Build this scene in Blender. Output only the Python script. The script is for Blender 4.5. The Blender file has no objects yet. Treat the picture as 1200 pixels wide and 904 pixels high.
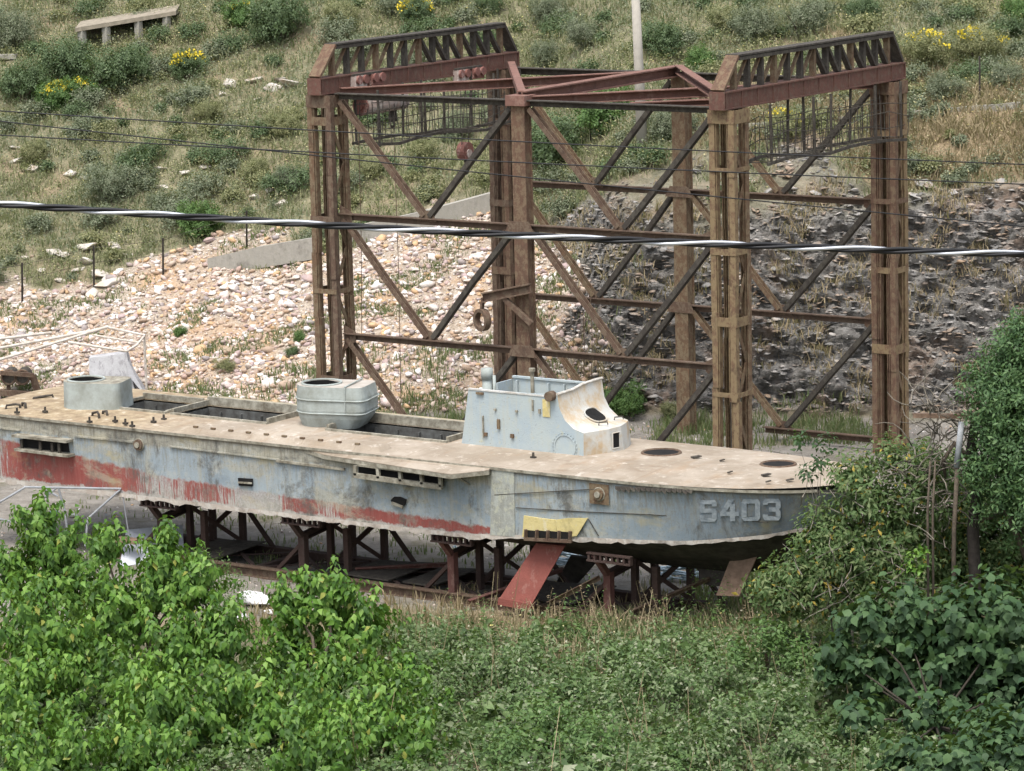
import bpy, math, random
import numpy as np
from mathutils import Matrix, Vector
rng = np.random.default_rng(7); random.seed(7)
S = bpy.context.scene
COL = S.collection

# ------------------------------------------------------------------ camera (recovered from the crane's verticals and horizontals)
F, PI_, YA, RO = 4178.2, 0.17006, -0.605495, -0.025285
CAM = np.array([46.481, -60.471, 14.7186])
FW = np.array([math.sin(YA)*math.cos(PI_), math.cos(YA)*math.cos(PI_), -math.sin(PI_)])
RT0 = np.array([math.cos(YA), -math.sin(YA), 0]); UP0 = np.cross(RT0, FW)
RT = math.cos(RO)*RT0 + math.sin(RO)*UP0; UP = -math.sin(RO)*RT0 + math.cos(RO)*UP0
FH = np.array([math.sin(YA), math.cos(YA), 0])
def ray(x, y): return FW + RT*(x-600)/F - UP*(y-452)/F
def at(x, y, X=None, Y=None, Z=None, v=None):
    d = ray(x, y)
    if Z is not None: t = (Z-CAM[2])/d[2]
    elif Y is not None: t = (Y-CAM[1])/d[1]
    elif X is not None: t = (X-CAM[0])/d[0]
    else: t = v/(d@FH)
    return CAM + t*d
cd = bpy.data.cameras.new('camera'); cam = bpy.data.objects.new('camera', cd); COL.objects.link(cam)
cd.sensor_width = 36; cd.lens = F/1200*36; cd.clip_start = 0.5; cd.clip_end = 2000
cam.matrix_world = Matrix(((RT[0],UP[0],-FW[0],CAM[0]),(RT[1],UP[1],-FW[1],CAM[1]),(RT[2],UP[2],-FW[2],CAM[2]),(0,0,0,1)))
S.camera = cam

# ------------------------------------------------------------------ light
SUN_EL, SUN_AZ = math.radians(66), math.radians(165)   # azimuth clockwise from +Y: behind the viewer
W = bpy.data.worlds.new('World'); S.world = W; W.use_nodes = True
nt = W.node_tree; bg = nt.nodes['Background']
sky = nt.nodes.new('ShaderNodeTexSky'); sky.sky_type = 'NISHITA'; sky.sun_disc = False
sky.sun_elevation = SUN_EL; sky.sun_rotation = SUN_AZ; sky.dust_density = 4; sky.air_density = 1.0
sky.ozone_density = 0.6
hs = nt.nodes.new('ShaderNodeHueSaturation'); hs.inputs['Saturation'].default_value = .5   # thin cloud washes the blue out
nt.links.new(sky.outputs[0], hs.inputs['Color']); nt.links.new(hs.outputs[0], bg.inputs[0]); bg.inputs[1].default_value = 0.15
sl = bpy.data.lights.new('sun', 'SUN'); sl.energy = 1.35; sl.angle = math.radians(20); sl.color = (1, 0.965, 0.92)
so = bpy.data.objects.new('sun', sl); COL.objects.link(so)
sd = Vector((math.sin(SUN_AZ)*math.cos(SUN_EL), math.cos(SUN_AZ)*math.cos(SUN_EL), math.sin(SUN_EL)))
so.rotation_euler = sd.to_track_quat('Z', 'Y').to_euler(); so.location = (0, 0, 60)
S.view_settings.view_transform = 'Standard'; S.view_settings.look = 'None'; S.view_settings.exposure = 1.1; S.view_settings.gamma = 1

# ------------------------------------------------------------------ materials
class NM:
    """tiny node builder"""
    def __init__(s, name):
        s.m = bpy.data.materials.new(name); s.m.use_nodes = True; s.t = s.m.node_tree
        s.b = s.t.nodes['Principled BSDF']; s.b.inputs['Roughness'].default_value = .85
        s.b.inputs['Specular IOR Level'].default_value = .25
        s.tc = s.t.nodes.new('ShaderNodeTexCoord'); s.co = s.tc.outputs['Object']
    def n(s, typ, **k):
        n = s.t.nodes.new(typ)
        for a, b in k.items(): setattr(n, a, b)
        return n
    def put(s, sock, val):
        if isinstance(val, bpy.types.NodeSocket): s.t.links.new(val, sock)
        else:
            if sock.type == 'RGBA' and len(val) == 3: val = (*val, 1)
            sock.default_value = val
    def scale(s, sc):
        n = s.n('ShaderNodeVectorMath', operation='MULTIPLY'); s.put(n.inputs[0], s.co); n.inputs[1].default_value = sc; return n.outputs[0]
    def noise(s, sc=5, det=4, rough=.6, vec=None, dist=0):
        n = s.n('ShaderNodeTexNoise'); s.put(n.inputs['Vector'], vec if vec is not None else s.co)
        n.inputs['Scale'].default_value = sc; n.inputs['Detail'].default_value = det; n.inputs['Roughness'].default_value = rough
        n.inputs['Distortion'].default_value = dist; return n.outputs[0]
    def ramp(s, fac, stops, mode='LINEAR'):
        n = s.n('ShaderNodeValToRGB'); s.put(n.inputs[0], fac); r = n.color_ramp; r.interpolation = mode
        while len(r.elements) < len(stops): r.elements.new(.5)
        for e, (p, c) in zip(r.elements, stops):
            e.position = p; e.color = (c, c, c, 1) if isinstance(c, (int, float)) else (*c, 1)
        return n.outputs[0]
    def step(s, fac, a, b): return s.ramp(fac, [(a, 0.), (b, 1.)])
    def mix(s, fac, a, b, mode='MIX'):
        n = s.n('ShaderNodeMix', data_type='RGBA', blend_type=mode); s.put(n.inputs[0], fac); s.put(n.inputs[6], a); s.put(n.inputs[7], b); return n.outputs[2]
    def math(s, op, a, b=0., c=0., clamp=False):
        n = s.n('ShaderNodeMath', operation=op, use_clamp=clamp)
        for i, v in enumerate((a, b, c)): s.put(n.inputs[i], v)
        return n.outputs[0]
    def attr(s, name):
        n = s.n('ShaderNodeAttribute', attribute_name=name); return n.outputs['Fac']
    def sep(s):
        n = s.n('ShaderNodeSeparateXYZ'); s.put(n.inputs[0], s.co); return n.outputs
    def island(s):
        return s.n('ShaderNodeNewGeometry').outputs['Random Per Island']
    def out(s, col, rough=None, bump=None, bd=.02, bs=.6, metal=None):
        s.put(s.b.inputs['Base Color'], col)
        if rough is not None: s.put(s.b.inputs['Roughness'], rough)
        if metal is not None: s.b.inputs['Metallic'].default_value = metal
        if bump is not None:
            n = s.n('ShaderNodeBump'); n.inputs['Distance'].default_value = bd; n.inputs['Strength'].default_value = bs
            s.put(n.inputs['Height'], bump); s.t.links.new(n.outputs[0], s.b.inputs['Normal'])
        return s.m

def plain(name, c, c2=None, sc=6, rough=.85, bump=True, bd=.01):
    q = NM(name); n = q.noise(sc, 5, .65); c2 = c2 or tuple(v*.6 for v in c)
    return q.out(q.mix(q.step(n, .35, .68), c2, c), rough, n if bump else None, bd)

def rust(name, c1, c2, c3, amount=.5, seed=0., vert=True):
    """flaking steel: c1 main rust, c2 dark rust, c3 remains of paint or lichen"""
    q = NM(name)
    n0 = q.n('ShaderNodeVectorMath', operation='ADD'); q.put(n0.inputs[0], q.co); n0.inputs[1].default_value = (seed, seed*1.7, seed*.6); q.co = n0.outputs[0]
    a = q.noise(1.6, 6, .7); st = q.noise(1., 6, .72, q.scale((8, 8, 2.8)) if vert else q.scale((3, 3, 6)))
    f = q.noise(22, 5, .7); pt = q.noise(3.2, 7, .75, q.scale((3., 3., 2.) if vert else (1.6, 1.6, .8)))
    c = q.mix(q.step(st, .38, .62), c2, c1)
    c = q.mix(q.math('MULTIPLY', q.step(f, .5, .72), .6), c, tuple(v*.45 for v in c2))
    c = q.mix(q.step(pt, .62-amount*.24, .66-amount*.2), c, c3)
    f2 = q.noise(6.5, 7, .8); c = q.mix(q.math('MULTIPLY', q.step(f2, .56, .62), .7), c, tuple(v*.55 for v in c1)); c = q.mix(q.math('MULTIPLY', q.step(f2, .36, .3), .5), c, tuple(min(1, v*1.15) for v in c1))
    c = q.mix(q.math('MULTIPLY', q.step(a, .55, .7), .5), c, (.035, .026, .02))
    return q.out(c, .9, q.math('ADD', f, pt), .012, .7)
RUST = rust('rust_steel', (.105, .066, .045), (.05, .036, .029), (.145, .12, .085), .6)
RUST2 = rust('rust_red', (.175, .093, .072), (.1, .058, .048), (.22, .155, .125), .3, 3.1, False)
RUSTG = rust('rust_lichen', (.13, .08, .048), (.062, .045, .031), (.175, .155, .1), .62, 5.2)
RUSTY = rust('rust_ochre', (.145, .09, .054), (.066, .048, .034), (.225, .185, .1), .78, 9.2)
RUSTD = rust('rust_dark', (.05, .043, .036), (.028, .025, .022), (.085, .08, .063), .55, 2.2)
RUSTF = rust('rust_face', (.12, .07, .046), (.06, .041, .032), (.165, .135, .085), .6, 12.2)
PAINTH = rust('hoist_paint', (.36, .31, .28), (.2, .11, .09), (.48, .46, .43), .5, 1.3, False)
HOISTR = rust('hoist_red', (.19, .085, .07), (.11, .055, .045), (.34, .27, .24), .35, 6.3, False)
CRADLE = rust('cradle_steel', (.055, .034, .028), (.034, .024, .021), (.065, .052, .045), .3, 7.7)
CRADLER = rust('cradle_red', (.125, .056, .046), (.075, .04, .034), (.16, .12, .1), .4, 4.7)
BLACK = plain('hollow_shade_black', (.012, .011, .01), (.006, .006, .006), bump=False)  # near-black that puts the shade inside hollows into the colour

def hull_material(name='hull_paint', band=True):
    q = NM(name); X, Y, Z = q.sep()
    n1 = q.noise(1.3, 6, .65); n2 = q.noise(5, 6, .7); n3 = q.noise(26, 5, .7)
    streak = q.noise(1., 5, .7, q.scale((7, 7, .55))); streak2 = q.noise(1., 6, .75, q.scale((22, 22, 1.3)))
    blue = q.mix(q.step(n1, .4, .62), (.275, .325, .35), (.205, .255, .29))
    c = q.mix(q.step(n2, .5, .66), blue, (.32, .345, .335))
    c = q.mix(q.math('MULTIPLY', q.step(streak, .52, .66), .75), c, (.3, .305, .265))     # greenish bleached streaks
    # bow is greyer and deeper
    bow = q.step(X, .0, 1.)
    bx = q.math('MULTIPLY', q.math('SUBTRACT', X, 5.2), .3, clamp=True)
    c = q.mix(q.math('MULTIPLY', bx, .85), c, q.mix(q.step(n1, .36, .66), (.1, .125, .148), (.16, .195, .225)))
    # red boot topping, flaked away
    lev = q.math('ADD', Z, q.math('MULTIPLY', q.math('SUBTRACT', n2, .5), .26))
    top = q.math('ADD', q.math('SUBTRACT', 1.72, q.math('MULTIPLY', X, .03)), q.math('MULTIPLY', q.math('MAXIMUM', q.math('SUBTRACT', -4.2, X), 0.), .06))
    gap = q.math('MULTIPLY', q.math('MULTIPLY', q.math('ADD', X, 3.9), 2., clamp=True), q.math('MULTIPLY', q.math('SUBTRACT', -1.5, X), 4., clamp=True))
    m1 = q.math('MULTIPLY', q.math('SUBTRACT', top, lev), 22, clamp=True)
    m0 = q.math('MULTIPLY', q.math('SUBTRACT', lev, 1.43), 26, clamp=True)
    patch = q.noise(.62, 3, .5, q.scale((1, 1, .2))); 
    keep = q.math('MULTIPLY', q.math('SUBTRACT', q.math('ADD', q.math('MULTIPLY', streak2, .9), q.math('MULTIPLY', patch, 1.1)), q.math('ADD', q.math('ADD', .83, q.math('MULTIPLY', X, .006)), q.math('ADD', q.math('MULTIPLY', gap, .15), q.math('MULTIPLY', q.math('MULTIPLY', q.math('SUBTRACT', -4.2, X), 2., clamp=True), .1)))), 11, clamp=True)
    endb = q.math('MULTIPLY', q.math('SUBTRACT', 3.5, X), 3, clamp=True)
    mr = q.math('MULTIPLY', q.math('MULTIPLY', m1, m0), q.math('MULTIPLY', keep, endb))
    pale = q.math('MULTIPLY', q.math('MULTIPLY', m1, endb), .8)
    c = q.mix(pale, c, q.mix(q.step(n3, .4, .65), (.36, .35, .32), (.25, .2, .19)))
    c = q.mix(mr, c, q.mix(q.step(streak2, .35, .7), (.2, .05, .043), (.27, .09, .075)))
    up = q.math('MULTIPLY', q.math('SUBTRACT', q.math('ADD', Z, q.math('MULTIPLY', q.math('SUBTRACT', n2, .5), .3)), 2.36), 14, clamp=True)
    aftm = q.math('MULTIPLY', q.math('SUBTRACT', 3.4, X), 1.5, clamp=True); g1 = q.noise(3.1, 7, .8, q.scale((.6, .6, 1.4)), .3)
    c = q.mix(q.math('MULTIPLY', q.math('MULTIPLY', up, aftm), .8), c, q.ramp(g1, [(.36, (.07, .062, .05)), (.46, (.25, .235, .18)), (.56, (.36, .34, .27)), (.66, (.26, .29, .29))]))
    low = q.math('MULTIPLY', q.math('SUBTRACT', 2.0, q.math('ADD', Z, q.math('MULTIPLY', g1, .5))), 3.2, clamp=True)
    c = q.mix(q.math('MULTIPLY', q.math('MULTIPLY', low, q.math('SUBTRACT', 1., mr)), .6), c, q.mix(q.step(g1, .42, .6), (.36, .345, .3), (.42, .4, .34)))
    mid = q.math('MULTIPLY', q.step(q.noise(1.9, 7, .8, None, .5), .54, .62), q.step(X, 0., 1.)); c = q.mix(q.math('MULTIPLY', q.step(q.noise(.75, 6, .75, q.scale((1, 1, 1.5)), .4), .54, .62), .55), c, (.35, .325, .24))
    # dirt running from the gunwale, soot blotches, rust freckles
    run = q.math('MULTIPLY', q.math('MULTIPLY', q.math('SUBTRACT', Z, 1.75), 1.15, clamp=True), q.step(streak2, .47, .62))
    c = q.mix(q.math('MULTIPLY', run, .8), c, (.16, .14, .105))
    blot = q.noise(1.05, 7, .78, q.scale((1.3, 1, .8)), .4)
    c = q.mix(q.math('MULTIPLY', q.step(blot, .53, .64), .85), c, (.085, .083, .074))
    b2 = q.noise(2.4, 7, .8, q.scale((1, 1, .7)), .3); c = q.mix(q.math('MULTIPLY', q.step(b2, .53, .64), .65), c, (.2, .2, .165))
    c = q.mix(q.math('MULTIPLY', q.step(n3, .58, .7), .75), c, (.17, .14, .1))
    och = q.noise(.8, 4, .6, q.scale((1, 1, 2)))
    c = q.mix(q.math('MULTIPLY', q.step(och, .6, .7), .45), c, (.36, .3, .14))
    edge = q.math('MULTIPLY', q.math('SUBTRACT', q.math('ADD', Z, q.math('MULTIPLY', n2, .07)), 2.64), 30, clamp=True)
    c = q.mix(q.math('MULTIPLY', edge, .6), c, (.13, .105, .075))
    return q.out(c, .75, q.math('ADD', q.math('MULTIPLY', n3, .5), n1), .02, .5)
HULL = hull_material()
def deck_material():
    q = NM('deck_plating'); X, Y, Z = q.sep()
    n1 = q.noise(.9, 6, .65); n2 = q.noise(4, 6, .72); n3 = q.noise(30, 4, .7)
    lat = q.noise(1., 5, .7, q.scale((2.2, .7, 1)))
    c = q.mix(q.step(n1, .4, .62), (.24, .2, .152), (.34, .295, .238))
    aft = q.math('MULTIPLY', q.math('SUBTRACT', -3.5, X), .5, clamp=True)
    c = q.mix(q.math('MULTIPLY', aft, .75), c, q.mix(q.step(n2, .38, .6), (.19, .135, .075), (.36, .285, .17)))
    c = q.mix(q.math('MULTIPLY', q.step(lat, .53, .66), .6), c, (.27, .195, .125))
    c = q.mix(q.math('MULTIPLY', q.step(n2, .56, .7), .75), c, (.5, .46, .4))
    c = q.mix(q.math('MULTIPLY', q.step(n3, .6, .75), .5), c, (.17, .13, .09))
    d5 = q.noise(1.7, 7, .78, q.scale((1, 2.2, 1)), .3); c = q.mix(q.math('MULTIPLY', q.step(d5, .53, .66), q.math('ADD', .5, q.math('MULTIPLY', aft, .4))), c, (.17, .125, .085))
    seam = q.math('LESS_THAN', q.math('FRACT', q.math('MULTIPLY', X, .83)), .02)
    c = q.mix(q.math('MULTIPLY', seam, .4), c, (.2, .15, .1))
    return q.out(c, .9, q.math('ADD', n3, n2), .01, .5)
DECK = deck_material()
def house_material():
    q = NM('house_paint'); X, Y, Z = q.sep()
    n1 = q.noise(2.2, 6, .65); n2 = q.noise(9, 6, .7); n3 = q.noise(34, 4, .7); st = q.noise(1., 5, .7, q.scale((14, 14, .8)))
    c = q.mix(q.step(n1, .4, .62), (.31, .37, .4), (.35, .4, .4))
    c = q.mix(q.math('MULTIPLY', q.step(st, .5, .66), .55), c, (.37, .385, .345))
    c = q.mix(q.math('MULTIPLY', q.step(n2, .6, .7), .6), c, (.42, .4, .24))
    c = q.mix(q.math('MULTIPLY', q.step(n3, .64, .69), .8), c, (.14, .11, .08))
    return q.out(c, .7, q.math('ADD', n3, n1), .012, .5)
HOUSE = house_material()
def screen_material():
    q = NM('screen_paint'); n1 = q.noise(2.6, 6, .65); n3 = q.noise(30, 4, .7); st = q.noise(1., 5, .7, q.scale((5, 14, 1)))
    c = q.mix(q.step(n1, .42, .6), (.43, .43, .4), (.4, .31, .2))
    c = q.mix(q.math('MULTIPLY', q.step(st, .5, .65), .6), c, (.46, .455, .42))
    c = q.mix(q.math('MULTIPLY', q.step(n3, .64, .7), .7), c, (.2, .13, .08))
    return q.out(c, .75, n3, .01, .5)
SCREEN = screen_material()
DRUM = plain('gun_tub_paint', (.35, .39, .375), (.22, .235, .21), 3, .75)
YELLOW = rust('yellow_paint', (.55, .46, .2), (.46, .4, .22), (.52, .5, .42), .3, 2.7, False)
RIMP = plain('rim_dirty_paint', (.34, .325, .265), (.13, .115, .085), 7)
WELL = plain('well_shade_paint', (.12, .125, .12), (.045, .043, .038), 5)  # paint darkened so the shade down in the wells is in the colour
BOTTOM = plain('bottom_paint', (.085, .075, .065), (.035, .03, .026), 4, .9)
FOILR = rust('foil_red', (.21, .068, .054), (.15, .055, .045), (.24, .14, .115), .25, 8.3, False)
WOOD = plain('old_plank', (.25, .17, .12), (.15, .1, .07), 9)
LETTER = None
def letter_material():
    q = NM('faded_lettering'); n = q.noise(7, 6, .75); n3 = q.noise(40, 4, .7)
    return q.out(q.mix(q.step(n, .4, .58), (.165, .195, .217), (.275, .305, .32)), .8, n3, .004)
LETTER = letter_material()
CONC = rust('old_concrete', (.3, .285, .25), (.19, .18, .155), (.24, .23, .19), .5, 4.1)
WHITEP = plain('white_pipe', (.6, .57, .52), (.4, .34, .28), 9)
SHEET = plain('pale_sheet', (.5, .53, .56), (.4, .42, .45), 2.2)
BAG = plain('white_bag', (.72, .72, .72), (.5, .5, .5), 6)
TARP = rust('battered_white', (.4, .4, .41), (.27, .27, .27), (.1, .095, .095), .42, 1.1, False)
BARK = plain('bark', (.12, .095, .07), (.06, .05, .038), 14, .95)
BARKG = plain('grey_bark', (.22, .2, .175), (.12, .105, .09), 14, .95)
TWIG = plain('dry_twig', (.21, .185, .15), (.11, .1, .08), 9, .95)
POLE = plain('pole_concrete', (.42, .39, .34), (.32, .3, .26), 3, .95)
BLKW = plain('black_insulation', (.012, .013, .015), (.008, .008, .009), 9, .45, False)
q = NM('bare_aluminium'); ALU = q.out((.42, .44, .47), .42, None, metal=.4)
GALV = plain('galvanised', (.3, .315, .33), (.2, .21, .22), 8, .6)

def leaf_mat(name, cols, trans=.35, rough=.55, patch=None):
    """cols: list of leaf colours picked per leaf; patch: (colour, share) of dead leaves"""
    q = NM(name); r = q.island(); n = q.noise(.9, 3, .6)
    k = len(cols); c = q.ramp(r, [((i+.5)/k, cc) for i, cc in enumerate(cols)])
    c = q.mix(q.step(n, .4, .62), c, q.mix(.5, c, cols[0]))
    if patch: c = q.mix(q.math('GREATER_THAN', q.math('FRACT', q.math('MULTIPLY', r, 17.3)), 1-patch[1]), c, patch[0])
    q.out(c, rough); q.b.inputs['Specular IOR Level'].default_value = .3
    tr = q.n('ShaderNodeBsdfTranslucent'); q.put(tr.inputs[0], q.mix(.5, c, (.2, .3, .03)))
    mx = q.n('ShaderNodeMixShader'); mx.inputs[0].default_value = trans
    q.t.links.new(q.b.outputs[0], mx.inputs[1]); q.t.links.new(tr.outputs[0], mx.inputs[2])
    o = [x for x in q.t.nodes if x.type == 'OUTPUT_MATERIAL'][0]; q.t.links.new(mx.outputs[0], o.inputs[0])
    return q.m
BARKD = plain('dark_bark', (.06, .05, .038), (.03, .026, .02), 14, .95)
L_MUL = leaf_mat('mulberry_leaf', [(.042, .1, .018), (.08, .18, .026), (.115, .235, .034), (.145, .28, .042), (.205, .34, .07)], .32, .5, ((.26, .28, .06), .015))
L_FIG = leaf_mat('fig_leaf', [(.024, .055, .022), (.038, .08, .03), (.052, .105, .036), (.075, .135, .05)], .22, .62)
L_OLV = leaf_mat('evergreen_leaf', [(.04, .085, .03), (.07, .14, .05), (.12, .2, .075)], .25)
L_BUS = leaf_mat('thin_leaf', [(.06, .11, .035), (.1, .165, .055), (.15, .21, .08), (.2, .24, .11)], .35, .6, ((.4, .3, .06), .04))
L_BRM = leaf_mat('bramble_leaf', [(.05, .09, .03), (.085, .145, .045), (.12, .19, .065), (.17, .235, .1), (.22, .26, .15)], .28, .6, ((.28, .3, .2), .04))
L_DRK = leaf_mat('dark_shrub_leaf', [(.06, .095, .04), (.085, .13, .055), (.12, .165, .075)], .2)
L_GRY = leaf_mat('grey_shrub_leaf', [(.11, .135, .08), (.15, .175, .105), (.2, .215, .14)], .2)
L_GRN = leaf_mat('green_shrub_leaf', [(.065, .125, .035), (.095, .175, .05), (.13, .21, .065)], .3)
L_YLW = leaf_mat('yellowish_shrub_leaf', [(.15, .165, .075), (.21, .215, .1), (.27, .26, .13)], .25)
FLOWER = leaf_mat('yellow_flower', [(.6, .46, .03), (.68, .55, .06)], .2)
PALEF = leaf_mat('pale_flower', [(.5, .46, .24), (.55, .47, .14), (.5, .48, .36)], .2)
GRASSG = leaf_mat('hill_grass_blade', [(.14, .165, .085), (.205, .22, .12), (.28, .275, .16), (.37, .34, .215)], .3, .8)
GRASSD = leaf_mat('dry_grass_blade', [(.22, .17, .1), (.3, .24, .15), (.38, .31, .2)], .3, .8)
GRASSW = leaf_mat('weed_blade', [(.1, .14, .055), (.15, .18, .08), (.22, .21, .115)], .3, .8)

def stone_mat(name, cols):
    q = NM(name); r = q.island(); n = q.noise(9, 5, .7); n2 = q.noise(1.1, 4, .6)
    k = len(cols); c = q.ramp(r, [((i+.5)/k, cc) for i, cc in enumerate(cols)], 'CONSTANT')
    c = q.mix(q.math('MULTIPLY', q.step(n2, .48, .62), .4), c, (.38, .24, .13))
    c = q.mix(q.math('MULTIPLY', q.step(n, .52, .7), .5), c, (.2, .16, .12))
    return q.out(c, .95, n, .02, .5)
ST_RUB = stone_mat('scree_stone', [(.54, .48, .42), (.4, .3, .23), (.72, .69, .65), (.33, .25, .19), (.52, .43, .4), (.28, .245, .235), (.5, .34, .2), (.62, .56, .53), (.36, .28, .27), (.66, .62, .57)])
ST_BIG = stone_mat('boulder_stone', [(.46, .44, .41), (.52, .48, .43)])
ST_DRK = stone_mat('cliff_stone', [(.17, .166, .158), (.23, .222, .21), (.115, .112, .107), (.26, .25, .235), (.2, .165, .135), (.17, .166, .155), (.33, .31, .285), (.14, .136, .125)])

def ground_material():
    q = NM('ground_mix'); ru, ro, co, dr = (q.attr(a) for a in ('scree', 'rock', 'yard', 'dry'))
    n1 = q.noise(.5, 6, .65); n2 = q.noise(2.6, 6, .7); n3 = q.noise(12, 6, .72); n4 = q.noise(45, 4, .7)
    soil = q.mix(q.step(n2, .4, .62), (.15, .145, .085), (.26, .235, .15))
    soil = q.mix(q.step(n1, .52, .66), soil, (.28, .22, .145))
    scr = q.mix(q.step(n3, .42, .6), (.27, .215, .16), (.45, .39, .32)); scr = q.mix(q.step(n1, .5, .64), scr, (.42, .29, .18))
    strat = q.noise(1., 8, .78, q.scale((2.2, 2.2, 7.5)), .8)
    rk = q.mix(q.step(strat, .4, .6), (.075, .071, .066), (.24, .23, .212)); rk = q.mix(q.math('MULTIPLY', q.step(n2, .55, .7), .7), rk, (.26, .235, .215))
    rk = q.mix(q.math('MULTIPLY', q.step(n1, .54, .66), .6), rk, (.24, .16, .11))
    rk = q.mix(q.math('MULTIPLY', q.step(n3, .56, .68), .45), rk, (.13, .125, .075))
    yd = q.mix(q.step(n2, .36, .66), (.17, .155, .13), (.29, .268, .235)); vo = q.n('ShaderNodeTexVoronoi', feature='DISTANCE_TO_EDGE'); vo.inputs['Scale'].default_value = .3; q.put(vo.inputs['Vector'], q.co); yd = q.mix(q.math('LESS_THAN', vo.outputs['Distance'], q.math('MULTIPLY', q.math('MULTIPLY', n3, .02), q.step(n2, .5, .6))), yd, (.07, .062, .05)); yd = q.mix(q.math('MULTIPLY', q.step(n3, .55, .7), .7), yd, (.16, .13, .1))
    yd = q.mix(q.math('MULTIPLY', q.step(n1, .55, .64), .7), yd, (.13, .12, .075))
    c = q.mix(dr, soil, q.mix(q.step(n3, .4, .6), (.2, .15, .09), (.3, .235, .15)))
    c = q.mix(ru, c, scr); c = q.mix(ro, c, rk); c = q.mix(co, c, yd)
    return q.out(c, .95, q.math('ADD', q.math('ADD', q.math('MULTIPLY', n3, 1.), q.math('MULTIPLY', n4, .5)), q.math('MULTIPLY', q.math('MULTIPLY', strat, ro), 2.2)), .07, .75)
GROUND = ground_material()

# ------------------------------------------------------------------ mesh tools
def V3(*a): return np.array(a, float)
def unit(a): a = np.asarray(a, float); return a/(np.linalg.norm(a)+1e-12)
class MB:
    def __init__(s): s.v = []; s.f = []
    def add(s, vs, fs):
        o = len(s.v); s.v += [tuple(map(float, p)) for p in vs]; s.f += [tuple(i+o for i in f) for f in fs]; return s
    def hexa(s, a):   # 8 corners: bottom loop then top loop
        return s.add(a, [(3,2,1,0),(4,5,6,7),(0,1,5,4),(1,2,6,5),(2,3,7,6),(3,0,4,7)])
    def box(s, lo, hi):
        (x,y,z),(X,Y,Z) = lo, hi
        return s.hexa([(x,y,z),(X,y,z),(X,Y,z),(x,Y,z),(x,y,Z),(X,y,Z),(X,Y,Z),(x,Y,Z)])
    def bar(s, p, q_, w, h, up=(0,0,1), off=(0,0)):
        p = np.asarray(p, float); q_ = np.asarray(q_, float); d = unit(q_-p); sx = np.cross(d, up)
        if np.linalg.norm(sx) < 1e-4: sx = np.cross(d, (1,0,0))
        sx = unit(sx); u = np.cross(sx, d); c = sx*off[0]+u*off[1]
        k = [(-w/2,-h/2),(w/2,-h/2),(w/2,h/2),(-w/2,h/2)]
        return s.hexa([p+c+sx*a+u*b for a, b in k]+[q_+c+sx*a+u*b for a, b in k])
    def angle(s, p, q_, w, h, t=.022, up=(0,0,1), top=True):
        """an L section: a standing leg and a flat leg"""
        s.bar(p, q_, t, h, up); s.bar(p, q_, w, t, up, (w/2+t/2+.002, (h/2-t/2) if top else (-h/2+t/2))); return s
    def channel(s, p, q_, w, h, t=.022, up=(0,0,1)):
        s.bar(p, q_, t, h, up); s.bar(p, q_, w, t, up, (w/2+t/2+.002, h/2-t/2)); s.bar(p, q_, w, t, up, (w/2+t/2+.002, -h/2+t/2)); return s
    def ibeam(s, p, q_, w, h, t=.03, up=(0,0,1)):
        s.bar(p, q_, t, h-2*t-.004, up); s.bar(p, q_, w, t, up, (0, h/2-t/2)); s.bar(p, q_, w, t, up, (0, -h/2+t/2)); return s
    def tube(s, pts, r, n=8, cap=True):
        pts = [np.asarray(p, float) for p in pts]; m = len(pts); rs = r if hasattr(r, '__len__') else [r]*m
        vs = []; prev = None
        for i, p in enumerate(pts):
            d = unit(pts[min(i+1, m-1)]-pts[max(i-1, 0)])
            if prev is None: a = np.cross(d, (0,0,1)); a = np.cross(d, (1,0,0)) if np.linalg.norm(a) < 1e-3 else a
            else: a = prev - d*(prev@d)
            a = unit(a); prev = a; b = np.cross(d, a)
            vs += [p+rs[i]*(a*math.cos(t)+b*math.sin(t)) for t in np.linspace(0, 2*math.pi, n, endpoint=False)]
        fs = [(i*n+j, i*n+(j+1)%n, (i+1)*n+(j+1)%n, (i+1)*n+j) for i in range(m-1) for j in range(n)]
        if cap: fs += [tuple(range(n-1,-1,-1)), tuple((m-1)*n+j for j in range(n))]
        return s.add(vs, fs)
    def loft(s, loops, cap0=False, cap1=False, closed=True):
        n = len(loops[0]); vs = [p for l in loops for p in l]; fs = []
        for i in range(len(loops)-1):
            for j in range(n if closed else n-1): fs.append((i*n+j, i*n+(j+1)%n, (i+1)*n+(j+1)%n, (i+1)*n+j))
        if cap0: fs.append(tuple(range(n-1,-1,-1)))
        if cap1: fs.append(tuple((len(loops)-1)*n+j for j in range(n)))
        return s.add(vs, fs)
    def plate(s, poly, thick, nrm):
        nrm = unit(nrm)*thick; a = [np.asarray(p, float) for p in poly]
        return s.loft([a, [p+nrm for p in a]], True, True)
    def ring(s, c, axis, R, r, n=28, k=8, ex=None):
        axis = unit(axis); a = np.cross(axis, (0,0,1)); a = V3(1,0,0) if np.linalg.norm(a) < 1e-3 else unit(a); b = np.cross(axis, a); L = []
        for t in np.linspace(0, 2*math.pi, n, endpoint=False):
            d = a*math.cos(t)+b*math.sin(t)
            if ex: L.append([np.asarray(c)+d*(R+p)+axis*q2 for p, q2 in ((-r,-ex),(r,-ex),(r,ex),(-r,ex))])
            else: L.append([np.asarray(c)+d*(R+r*math.cos(u))+axis*r*math.sin(u) for u in np.linspace(0, 2*math.pi, k, endpoint=False)])
        return s.loft(L+[L[0]])

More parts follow.
